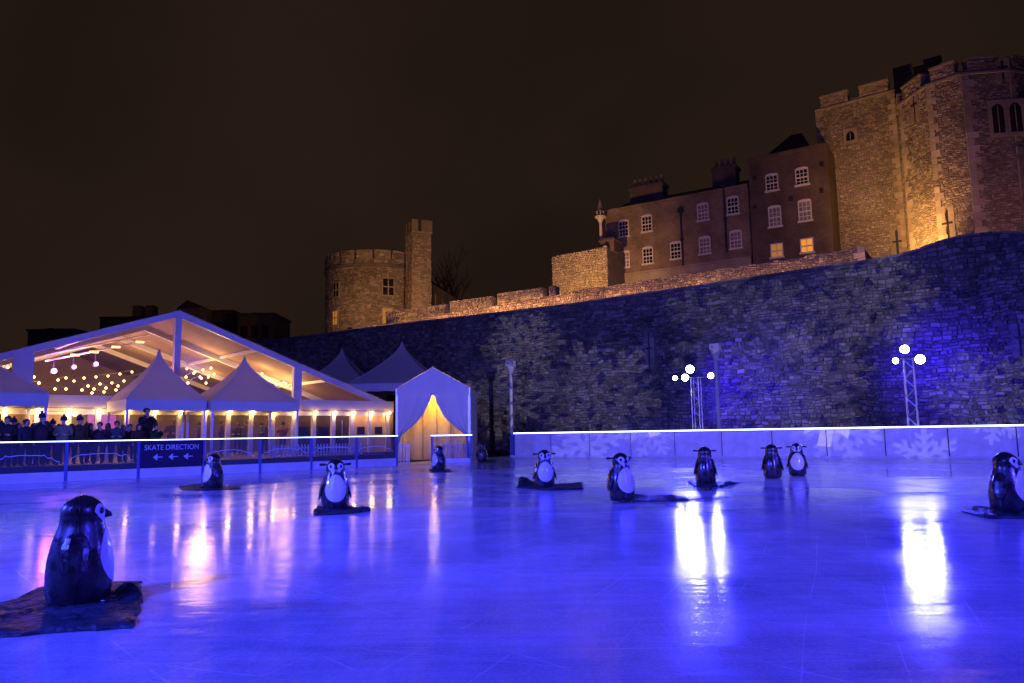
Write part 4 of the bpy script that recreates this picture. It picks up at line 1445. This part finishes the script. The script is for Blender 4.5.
# snowflake projectors on the near towers
def gobo(loc, target, spread, energy, rot, color, label, noise=0.0, width=.13):
    g = thing('snowflake_projector', label, 'projector', loc)
    d = Vector(target) - Vector(loc)
    q = d.to_track_quat('-Z', 'Y')
    b = MB().box(-.12, .12, -.12, .12, .05, .6).tube([(0, 0, .05), (0, 0, -.1)], [.08, .1], 12).build('body', M['housing'], g)
    b.rotation_euler = q.to_euler()
    l = bpy.data.lights.new('projector_light', 'SPOT')
    l.energy = energy
    l.color = color
    l.shadow_soft_size = .004
    l.spot_size = spread * 2.3
    l.spot_blend = .1
    l.use_nodes = True
    nt = l.node_tree
    L = nt.links.new
    em = nt.nodes['Emission']
    tcn = nt.nodes.new('ShaderNodeTexCoord')
    sp = nt.nodes.new('ShaderNodeSeparateXYZ')
    L(tcn.outputs['Normal'], sp.inputs[0])
    def mt(op, a, b=None, c=None):
        n = nt.nodes.new('ShaderNodeMath')
        n.operation = op
        for i, k in enumerate((a, b, c)):
            if k is None: continue
            if isinstance(k, (int, float)): n.inputs[i].default_value = k
            else: L(k, n.inputs[i])
        return n.outputs[0]
    iz = mt('DIVIDE', 1.0 / math.tan(spread), mt('ABSOLUTE', sp.outputs['Z']))
    X, Y = mt('MULTIPLY', sp.outputs['X'], iz), mt('MULTIPLY', sp.outputs['Y'], iz)
    r = mt('SQRT', mt('ADD', mt('MULTIPLY', X, X), mt('MULTIPLY', Y, Y)))
    a = mt('ADD', mt('ARCTAN2', Y, X), 10 * math.pi + rot)
    a = mt('SUBTRACT', mt('MODULO', a, math.pi / 3), math.pi / 6)
    qx, qy = mt('MULTIPLY', r, mt('COSINE', a)), mt('ABSOLUTE', mt('MULTIPLY', r, mt('SINE', a)))
    lim = mt('LESS_THAN', r, .95)
    arm = mt('LESS_THAN', qy, width * .55)
    tot = arm
    for k, ext in ((.30, .26), (.58, .24)):
        dd = mt('ABSOLUTE', mt('SUBTRACT', mt('MULTIPLY', mt('SUBTRACT', qx, k), .82), mt('MULTIPLY', qy, .57)))
        ln_ = mt('MULTIPLY', mt('LESS_THAN', dd, width * .5), mt('LESS_THAN', qy, ext))
        tot = mt('MAXIMUM', tot, ln_)
    tot = mt('MULTIPLY', tot, lim)
    if noise:
        cmb = nt.nodes.new('ShaderNodeCombineXYZ')
        L(X, cmb.inputs[0]); L(Y, cmb.inputs[1])
        cmb.inputs[2].default_value = rot * 7
        ns = nt.nodes.new('ShaderNodeTexNoise')
        ns.inputs['Scale'].default_value = 7.5
        ns.inputs['Detail'].default_value = 5
        L(cmb.outputs[0], ns.inputs['Vector'])
        leaf = mt('MINIMUM', mt('MAXIMUM', mt('MULTIPLY', mt('SUBTRACT', ns.outputs['Fac'], .44), 6.0), 0.0), 1.0)
        tot = mt('MAXIMUM', mt('MULTIPLY', tot, .55), mt('MULTIPLY', mt('MULTIPLY', leaf, mt('SUBTRACT', 1.0, mt('POWER', mt('MINIMUM', r, 1.0), 2.0))), noise))
    L(tot, em.inputs['Strength'])
    o = link('projector_light', l, g)
    o.rotation_euler = q.to_euler()
    o.location = d.normalized() * .12
    return g
GP = [Vector((-11, -4.4, 5.6)), Vector((13, -4.4, 5.6))]
def wall_pt(x, y, off):
    t, z = FR.at(x, y, off)
    return FR.w(t, off, z)
gl = (('a snowflake on the board barrier behind the penguin facing out', 585, 446, 0, 34, .32, 0), ('a snowflake on the board barrier below the left lighting tower', 652, 436, 0, 24, .26, 0),
      ('a snowflake on the board barrier between the lighting towers', 843, 432, 0, 34, .26, 0), ('a snowflake low on the board barrier below the right lighting tower', 925, 457, 0, 30, .36, 0),
      ('a snowflake on the board barrier top near the right edge penguin', 996, 421, 0, 25, .28, 0),
      ('leafy light high on the castle wall below the rubble gable wall', 523, 345, WOFF, 38, .9, .8), ('leafy light on the castle wall behind the board barrier start', 596, 395, WOFF, 60, .7, .7),
      ('leafy light on the castle wall beside the left mast', 497, 402, WOFF, 40, .75, .7), ('leafy light on the castle wall between the lighting towers', 795, 390, WOFF, 75, .65, .7),
      ('leafy light high on the castle wall below the dark brick house', 870, 300, WOFF, 60, .7, .7), ('leafy light on the castle wall right of the right lighting tower', 985, 400, WOFF, 55, .9, .8),
      ('leafy light on the castle wall above the left lighting tower', 738, 325, WOFF, 70, .5, .6))
for i, (ds, x, y, off, pxr, en, nz_) in enumerate(gl):
    tgt = wall_pt(x, y, off)
    src = GP[1] + Vector(((i % 4 - 1.5) * .35, 0, .25 * (i // 4)))
    D = (tgt - src).length
    spread = math.atan(pxr / FPX * tgt.y / D)
    col = (.62, .60, 1.0) if off == 0 else (.78, .70, .80)
    gobo(src, tgt, spread, GOBO_W * en * (.65 if off == 0 else 1.15) * (D / 45) ** 2, .3 + i * 1.3, col, 'projector throwing ' + ds, noise=nz_)

# castle floods hidden on the wall head
def castle_flood(loc, target, pw, spot, what, col=WARM, length=0):
    f = thing('castle_flood', 'amber floodlight ' + what, 'floodlight', loc, 0, 'castle floodlights')
    d = Vector(target) - Vector(loc)
    q = d.to_track_quat('-Z', 'Y').to_euler()
    hw = max(.2, length / 2)
    b = MB().box(-hw, hw, -.06, .06, .02, .14).build('housing', M['housing'], f)
    b.rotation_euler = q
    if length:
        l_ = lamp('amber_light', 'AREA', pw, col, f, d.normalized() * .03, d)
        l_.data.shape = 'RECTANGLE'
        l_.data.size = length
        l_.data.size_y = .1
        l_.data.spread = R_(150)
    else:
        lamp('amber_light', 'SPOT', pw, col, f, d.normalized() * .06, d, size=.15, spot=spot, blend=1.0)
def up(px, py, off, dz=.0):
    t, z = FR.at(px, py, off)
    return FR.w(t, off, z + dz)
AMB2 = (1.0, .42, .14)
f0 = at_depth(900, 262, 46.0)
castle_flood((f0.x, f0.y, f0.z - .9), tuple(at_depth(912, 190, 51)), 4300 * CASTLE, 95, 'behind the castle wall at the foot of the great tower angle')
castle_flood(up(845, 266, WOFF + 5, -.5), tuple(at_depth(865, 190, 56)), 1300 * CASTLE, 100, 'at the foot of the great tower left face')
castle_flood(up(985, 230, WOFF + 2.8, -.8), tuple(at_depth(985, 140, 46)), 800 * CASTLE, 110, 'at the foot of the great tower right face', (1.0, .40, .2))
castle_flood(up(575, 300, WOFF + 3.6, .3), tuple(at_depth(585, 275, 66)), 4200 * CASTLE, 100, 'before the rubble gable wall')
castle_flood(up(650, 288, WOFF + 3.6, .3), tuple(at_depth(660, 255, 61)), 620 * CASTLE, 130, 'before the brick house', AMB2)
castle_flood(up(735, 276, WOFF + 3.6, .3), tuple(at_depth(728, 245, 58)), 110 * CASTLE, 110, 'before the join of the two houses', AMB2)
for x, pw, nm in ((835, 20, 'below the dark brick house'), (735, 26, 'below the join of the houses'), (660, 32, 'below the brick house'), (590, 44, 'below the rubble gable wall'), (525, 70, 'at the right end of the battlement'), (465, 70, 'at the middle of the battlement'), (405, 40, 'at the left end of the battlement'), (345, 28, 'below the round tower')):
    t, _ = FR.at(x, 300, WOFF + .8)
    tg = FR.w(t, POFF, wall_top(t) + .9)
    lc = FR.w(t, WOFF + .72, wall_top(t) + .10)
    f_ = castle_flood(lc, tg, pw * CASTLE * 1.5, 150, 'lying on the castle wall head ' + nm, AMB2, length=6.5)
for x, pw, nm in ((520, 30, 'right half'), (470, 32, 'middle'), (415, 25, 'left half')):
    t, _ = FR.at(x, 300, POFF + .8)
    castle_flood(FR.w(t, POFF + .72, ptop(t) + .02), FR.w(t, MOFF, ptop(t) + .6), pw * CASTLE, 150, 'behind the parapet before the battlement ' + nm, WARM, length=5.0)
castle_flood(up(425, 312, MOFF + 2, .2), tuple(at_depth(400, 285, 76)), 2900 * CASTLE, 100, 'before the stair turret of the round tower')
castle_flood(up(350, 330, MOFF + 2, .2), tuple(at_depth(360, 295, 77)), 1100 * CASTLE, 120, 'before the left side of the round tower')

# ------------------------------------------------------------------ penguins
PROF = [(0, .20), (.012, .232), (.05, .250), (.12, .266), (.26, .273), (.38, .264), (.49, .243), (.57, .221), (.64, .199), (.69, .184), (.73, .178), (.78, .180), (.83, .173), (.87, .151), (.905, .112), (.93, .068), (.945, .02)]
def prad(z):
    for (a, ra), (b, rb__) in zip(PROF, PROF[1:]):
        if a <= z <= b:
            return ra + (rb__ - ra) * (z - a) / (b - a)
    return .02
SXP = .92
def psurf(az, z, d=.005):
    """point on the penguin skin; az = 0 looks along -y (the front)"""
    r = prad(z) + d
    return (r * math.sin(az) * SXP, -r * math.cos(az), z)
pm = {}
def penguin_meshes():
    dense = []
    for i in range(len(PROF) - 1):
        for k in range(2):
            z = PROF[i][0] + (PROF[i + 1][0] - PROF[i][0]) * k / 2
            dense.append((z, prad(z)))
    dense.append(PROF[-1])
    b = MB().lathe(dense, 40, SXP, 1.0)
    b.sm = True
    pm['body'] = (b.mesh('body'), M['pblack'])
    be = MB()
    n, k = 28, 6
    rows = []
    for i in range(k + 1):
        row = []
        for j in range(n):
            a = 2 * math.pi * j / n
            s = i / k
            az = .82 * s * math.cos(a)
            z = .40 + .245 * s * math.sin(a) * (1 + .06 * math.sin(a))
            az *= .285 / max(.2, prad(z)) * (1.0 - .22 * max(0, math.sin(a)) * s)
            row.append(psurf(az, z, .006 - .004 * s ** 4))
        rows.append(row)
    for i in range(k):
        for j in range(n):
            be.quad(rows[i][j], rows[i][(j + 1) % n], rows[i + 1][(j + 1) % n], rows[i + 1][j])
    be.sm = True
    pm['belly'] = (be.mesh('belly'), M['pwhite'])
    for sx in (-1, 1):
        f = MB()                                  # white face patch round the eye sweeping down to the chin
        cen = [(.60, .800, .085), (.50, .775, .080), (.32, .750, .062), (.12, .733, .040)]
        ring = []
        c0 = (.56, .80)
        pts = []
        for j in range(20):
            a = 2 * math.pi * j / 20
            rr = .070 + (.030 if math.sin(a) < -.2 and math.cos(a) < .3 else 0)
            pts.append((c0[0] + rr * math.cos(a) / .17 * 1.05 - (.10 if math.sin(a) < -.3 else 0), c0[1] + rr * math.sin(a)))
        for s0, s1 in ((0.001, .5), (.5, 1.0)):
            for j in range(20):
                q = []
                for s, jj in ((s0, j), (s0, j + 1), (s1, j + 1), (s1, j)):
                    p = pts[jj % 20]
                    q.append(psurf(sx * (c0[0] + (p[0] - c0[0]) * s), c0[1] + (p[1] - c0[1]) * s, .006))
                f.quad(*(q if sx > 0 else q[::-1]))
        f.sm = True
        pm['face_patch%d' % sx] = (f.mesh('face_patch'), M['pwhite'])
        e = MB().ball(psurf(sx * .58, .805, .002), (.026, .026, .032), 10, 6)
        e.sm = True
        pm['eye%d' % sx] = (e.mesh('eye'), M['pblack'])
        fl = MB()                                 # flipper: flat tapered blade hanging off the shoulder, tip out
        nz_ = 8
        for i in range(nz_):
            pass
        prof = [(.63, .03, .05), (.59, .085, .075), (.50, .115, .08), (.40, .115, .07), (.31, .095, .055), (.25, .06, .035), (.205, .014, .015)]
        rr_ = []
        for z, wy, th in prof:
            xo = prad(max(z, .3)) * SXP - .014 + (.63 - z) ** 2 * .32
            rr_.append([(sx * (xo + th * .5 * math.cos(a)), wy * math.sin(a) + .03, z) for a in [2 * math.pi * j / 12 for j in range(12)]])
        b0 = len(fl.v)
        for i in range(len(rr_) - 1):
            for j in range(12):
                q = (rr_[i][j], rr_[i][(j + 1) % 12], rr_[i + 1][(j + 1) % 12], rr_[i + 1][j])
                fl.quad(*q)
        fl.quad(*rr_[0]); fl.quad(*rr_[-1])
        fl.sm = True
        pm['flipper%d' % sx] = (fl.mesh('flipper'), M['pblack'])
        ft = MB().ball((sx * .12, -.24, .022), (.085, .10, .03), 12, 6)
        ft.sm = True
        pm['foot%d' % sx] = (ft.mesh('foot'), M['pblack'])
        hb = MB().tube([(sx * .10, .06, .835), (sx * .19, .065, .838), (sx * .20, .065, .838), (sx * .285, .065, .840), (sx * .29, .065, .840)], [.016, .016, .023, .023, .015], 10)
        hb.sm = False
        pm['handle%d' % sx] = (hb.mesh('handle'), M['pblack'])
    bk = MB().tube([(0, -.15, .775), (0, -.19, .772), (0, -.225, .758), (0, -.238, .748)], [.045, .038, .02, .004], 10)
    bk.sm = True
    pm['beak'] = (bk.mesh('beak'), M['pblack'])
    seam = MB().tube([(s_ * (prad(z) + .001) * SXP, .02, z) for s_, z in [(1, .02 + .9 * k / 20) for k in range(21)]] + [(-1 * (prad(z) + .001) * SXP, .02, z) for z in [.92 - .9 * k / 20 for k in range(21)]], .0045, 5)
    seam.sm = True
    pm['mould_seam'] = (seam.mesh('mould_seam'), M['pblack'])
    for me, m in pm.values():
        me.materials.append(m)
penguin_meshes()
def penguin(px, py, yaw, label, scale=1.0):
    """yaw: 0 faces the viewer, + turns it to the viewer's right"""
    p = gnd(px, py)
    g = thing('penguin_skate_aid', label, 'penguin figure', (p.x, p.y, .012), 0, 'penguin skating aids on the ice')
    to_cam = math.atan2(-p.y, -p.x)
    g.rotation_euler = (0, 0, to_cam + math.pi / 2 + R_(yaw))
    g.scale = (scale,) * 3
    for key, (me, m) in pm.items():
        link(key.rstrip('-1'), me, g)
    return g

def rubber_mat(pix, label, thick=.012, lumps=.05, fold=None):
    pts = [gnd(x, y) for x, y in pix]
    cx = sum((p for p in pts), Vector()) / len(pts)
    # subdivide the outline
    out = []
    for a, b in zip(pts, pts[1:] + pts[:1]):
        k = max(2, int((b - a).length / .12))
        for q in range(k):
            e = a + (b - a) * q / k
            out.append(e + Vector((random.uniform(-1, 1), random.uniform(-1, 1), 0)) * .03)
    n = len(out)
    g = MB()
    rings = [(1.0, .002), (.985, thick * .6), (.97, thick)] + [(s_ / 14, thick) for s_ in range(13, 0, -1)] + [(.001, thick)]
    rr_ = []
    for s, h in rings:
        row = []
        for p in out:
            q = cx + (p - cx) * s
            hz = h
            if s < 1.0:
                hz += lumps * max(0, mn.noise(Vector((q.x * 2.3, q.y * 2.3, 3.1))) + .15) * (.6 + .8 * abs(mn.noise(Vector((q.x * 7, q.y * 7, 1)))))
                hz += .018 * abs(mn.noise(Vector((q.x * 9 + q.y * 3, q.y * 5, 5)))) + .010 * mn.noise(Vector((q.x * 21, q.y * 21, 2)))
                if fold is not None:
                    hz += fold[2] * math.exp(-((q.x - fold[0].x) ** 2 + ((q.y - fold[0].y) * 1.3) ** 2) / fold[1] ** 2) * (.7 + .6 * mn.noise(Vector((q.x * 8, q.y * 8, 0))))
            row.append((q.x - cx.x, q.y - cx.y, hz))
        rr_.append(row)
    for i in range(len(rings) - 1):
        for j in range(n):
            g.quad(rr_[i][j], rr_[i][(j + 1) % n], rr_[i + 1][(j + 1) % n], rr_[i + 1][j])
    o = g.build('rubber_mat', M['rubber'], None, smooth=True)
    o.location = (cx.x, cx.y, .003)
    return tag(o, label, 'mat', 'dark rubber mats on the ice')

penguin(78, 604, 88, 'large penguin skating aid turned side-on, facing right on the widest black mat', .945)
penguin(213, 488.5, -62, 'penguin skating aid facing left below the direction sign')
penguin(335, 511, 2, 'penguin skating aid facing straight out, before the glass barrier')
penguin(439, 471, -62, 'penguin skating aid facing left before the entrance tent')
penguin(482, 462, 165, 'small far penguin skating aid beside the short glass barrier')
penguin(545, 488.5, 6, 'penguin skating aid facing out at the left end of the board barrier')
penguin(622, 501.5, 32, 'penguin skating aid turned to the right with a mat trailing beside it')
penguin(706, 484, 180, 'penguin skating aid seen from behind in the glare of the left lighting tower')
penguin(773, 478.5, 183, 'penguin skating aid seen from behind, next to one facing out')
penguin(798, 476, 2, 'penguin skating aid facing out, next to one seen from behind')
penguin(1010, 513.5, 72, 'penguin skating aid at the right edge facing right, half turned away')

rubber_mat([(-46, 622), (10, 602), (36, 591), (75, 588), (108, 583), (140, 583), (142, 600), (134, 629), (60, 633), (-40, 641)], 'wide wrinkled black mat under the large side-on penguin', .015, .05, (gnd(124, 597), .17, .10))
rubber_mat([(179, 487), (195, 485), (240, 487.5), (240, 489.5), (205, 491), (182, 490.5)], 'thin black mat under the penguin below the direction sign', .012, .05)
rubber_mat([(313, 513), (318, 507), (352, 507), (372, 511.5), (345, 514.5), (315, 516)], 'black mat under the penguin facing straight out before the glass barrier', .012, .10)
rubber_mat([(429, 470), (450, 470), (451, 472), (432, 472)], 'small black mat under the penguin by the entrance tent', .03, .04)
rubber_mat([(484, 461), (496, 460.5), (497, 462), (485, 463)], 'tiny dark mat beside the small far penguin', .03, .03)
rubber_mat([(517, 488), (524, 480), (534, 486), (556, 485), (583, 485), (583, 489.5), (548, 491)], 'black mat with a peaked fold left of the penguin by the board barrier', .03, .06, (gnd(524, 486), .28, .22))
rubber_mat([(632, 497), (655, 496), (681, 498.5), (690, 501), (660, 501.5), (635, 502)], 'black mat trailing right of the penguin turned to the right', .012, .10)
rubber_mat([(687, 483), (700, 480.5), (718, 481.5), (740, 483), (724, 487), (707, 491), (697, 487)], 'black mat in the glare under the penguin seen from behind', .012, .09)
rubber_mat([(961, 512), (975, 508), (1000, 510), (1040, 511), (1046, 519), (990, 519)], 'black mat left of the penguin at the right edge', .012, .09)

# ------------------------------------------------------------------ people
def person_mesh(pose):
    """one skinned body; faces outwards along -y"""
    J, E = [], []
    def add(p, r, par=None):
        J.append((p, r))
        if par is not None: E.append((par, len(J) - 1))
        return len(J) - 1
    pel = add((0, 0, .95), (.19, .15))
    bel = add((0, .0, 1.10), (.20, .155), pel)
    che = add((0, .0, 1.30), (.205, .16), bel)
    nec0 = add((0, .01, 1.43), (.10, .085), che)
    nec = add((0, .005, 1.50), (.055, .06), nec0)
    jaw = add((0, -.02, 1.565), (.068, .078), nec)
    hea = add((0, -.01, 1.64), (.082, .098), jaw)
    add((0, .0, 1.71), (.06, .07), hea)
    add((0, -.125, 1.615), (.012, .012), hea)
    for s in (-1, 1):
        sh = add((s * .20, 0, 1.39), (.085, .085), che)
        if pose == 0:
            el = add((s * .25, .02, 1.13), (.066, .066), sh); wr = add((s * .24, -.06, .90), (.048, .048), el)
            ha = add((s * .235, -.085, .82), (.035, .02), wr)
        elif pose == 1:
            el = add((s * .26, .0, 1.14), (.066, .066), sh); wr = add((s * .14, -.20, 1.10), (.048, .048), el)
            ha = add((s * .08, -.25, 1.12), (.035, .025), wr)
        else:
            el = add((s * .27, -.10, 1.20), (.066, .066), sh); wr = add((s * .12, -.22, 1.38), (.048, .048), el)
            ha = add((s * .07, -.24, 1.46), (.032, .025), wr)
        for k in range(4):
            add((ha and J[ha][0][0] + s * (k - 1.5) * .018, J[ha][0][1] - .03, J[ha][0][2] - (.05 if pose == 0 else -.02) - .004 * (k % 3)), (.008, .008), ha)
        hp = add((s * .095, 0, .88), (.095, .10), pel)
        kn = add((s * .11, -.01, .50), (.062, .066), hp)
        an = add((s * .115, .02, .10), (.042, .048), kn)
        add((s * .12, -.12, .035), (.04, .032), an)
    me = bpy.data.meshes.new('body_cage')
    me.from_pydata([j[0] for j in J], E, [])
    o = bpy.data.objects.new('body_cage', me)
    COL.objects.link(o)
    sk_ = o.modifiers.new('skin', 'SKIN')
    for i, (p, r) in enumerate(J):
        me.skin_vertices[0].data[i].radius = r
    me.skin_vertices[0].data[0].use_root = True
    sk_.use_smooth_shade = True
    o.modifiers.new('sub', 'SUBSURF').levels = 1
    dg = bpy.context.evaluated_depsgraph_get()
    out = bpy.data.meshes.new_from_object(o.evaluated_get(dg))
    bpy.data.objects.remove(o)
    out.materials.clear()
    for m in ('skin', 'coat0', 'coat1'):
        out.materials.append(M[m])
    for f in out.polygons:
        c = f.center
        if c.z > 1.49 and abs(c.x) < .11: f.material_index = 0
        elif (pose == 0 and abs(c.x) > .19 and c.z < .88) or (pose == 1 and c.y < -.22) or (pose == 2 and c.y < -.225 and c.z > 1.40): f.material_index = 0
        elif c.z < .86: f.material_index = 2
        else: f.material_index = 1
    return out
PERS = [person_mesh(k) for k in range(3)]
hairm = MB().ball((0, .022, 1.665), (.102, .112, .105), 14, 8)
for i, v in enumerate(hairm.v):
    x, y, z = v
    if y < -.05 and z < 1.70: hairm.v[i] = (x * .8, -.045, max(z, 1.64))
hairm.sm = True
HAIR = hairm.mesh('hair')
hl = MB().ball((0, .035, 1.60), (.11, .10, .17), 14, 8)
for i, v in enumerate(hl.v):
    if v[1] < -.04: hl.v[i] = (v[0] * .9, -.04, max(v[2], 1.70))
hl.sm = True
HAIRL = hl.mesh('hair')
hat = MB().lathe([(1.63, .108), (1.67, .115), (1.675, .105), (1.74, .10), (1.79, .065), (1.81, .02)], 14, .98, 1.08).ball((0, 0, 1.83), .04, 8, 5)
hat.sm = True
HAT = hat.mesh('knitted_hat')
for me, m in ((HAIR, 'hair'), (HAIRL, 'hair'), (HAT, 'coat3')):
    me.materials.append(M[m])
EYE = MB().ball((0, 0, 0), (.011, .008, .011), 6, 4).mesh('eye')
EYE.materials.append(M['pblack'])
def person(loc, rot, pose, top, coat, leg, h, label, group):
    g = thing('person', label, 'person', loc, rot, group)
    g.scale = (h / 1.76 * 1.12, h / 1.76 * 1.12, h / 1.76)
    b = link('body', PERS[pose], g)
    for i, m in ((1, coat), (2, leg)):
        b.material_slots[i].link = 'OBJECT'
        b.material_slots[i].material = M[m]
    t_ = {'hair': HAIR, 'long': HAIRL, 'hat': HAT}[top]
    link('knitted_hat' if top == 'hat' else 'hair', t_, g)
    for s in (-1, 1):
        link('eye', EYE, g).location = (s * .034, -.098, 1.63)
    return g
GRP = 'spectators lined up behind the glass barrier'
tops = {'hair': 'short hair', 'long': 'long hair', 'hat': 'a knitted hat'}
names = {'coat0': 'black', 'coat1': 'plum', 'coat2': 'maroon', 'coat3': 'navy', 'coat4': 'brown', 'coat5': 'red', 'coat6': 'slate blue', 'coat7': 'dark green', 'coat8': 'cream'}
xs = [(2, 423), (8, 416), (19, 423), (27, 419), (36, 424), (42, 414), (53, 421), (64, 417), (72, 424), (80, 417), (91, 423), (100, 422), (108, 423), (117, 421), (130, 424), (139, 426), (147, 408), (156, 424), (14, 419), (47, 421), (87, 424), (124, 425), (59, 424)]
combo = [(c_, t_) for t_ in ('hair', 'long', 'hat') for c_ in ('coat0', 'coat3', 'coat2', 'coat1', 'coat4', 'coat7', 'coat6', 'coat8')]
random.shuffle(combo)
for i, (x, y) in enumerate(xs):
    ct, tp = combo[i]
    if i == 16: ct, tp = 'coat0', 'hair'
    off = (1.4 if i % 2 else 2.0) + random.uniform(-.08, .08)
    if i >= 18: off = 2.6
    t, z = FL.at(x, y, off)
    lb = 'spectator with %s in a %s coat behind the glass barrier' % (tops[tp], names[ct])
    if i == 16:
        lb = 'tall spectator standing clear above the crowd before the centre pagoda tent'
        h_ = 1.9
    else:
        h_ = min(1.90, max(1.45, z - .5))
    person(FL.w(t, off, .5 if i != 16 else max(.5, z - 1.9)), FL.rot + random.uniform(-.6, .6), i % 3 if i != 16 else 2, tp, ct, 'coat0' if i % 2 else 'coat3', h_, lb, GRP)
    if i == 16:
        zb = max(.5, z - 1.9)
        s_ = thing('step_box', 'small step under the tall spectator on the deck', 'step', FL.w(t, off, .5), FL.rot)
        MB().box(-.3, .3, -.3, .3, 0, max(.04, zb - .5 - .005)).build('tread', M['deck'], s_)
for i, (x, off, ct, tp) in enumerate(((222, 7.6, 'coat2', 'hair'), (238, 8.4, 'coat0', 'long'), (246, 7.4, 'coat4', 'hair'), (262, 7.9, 'coat6', 'hair'), (268, 7.2, 'coat6', 'long'), (283, 7.8, 'coat5', 'hat'), (200, 8.0, 'coat1', 'hair'), (172, 7.7, 'coat2', 'long'))):
    t, z = FL.at(x, 425, off)
    lb = 'guest with %s in a %s coat inside the marquee behind its glazed front' % (tops[tp], names[ct])
    person(FL.w(t, off, .5), FL.rot + random.uniform(-2.5, 2.5), i % 3, tp, ct, 'coat0', random.uniform(1.6, 1.8), lb, 'guests inside the marquee')
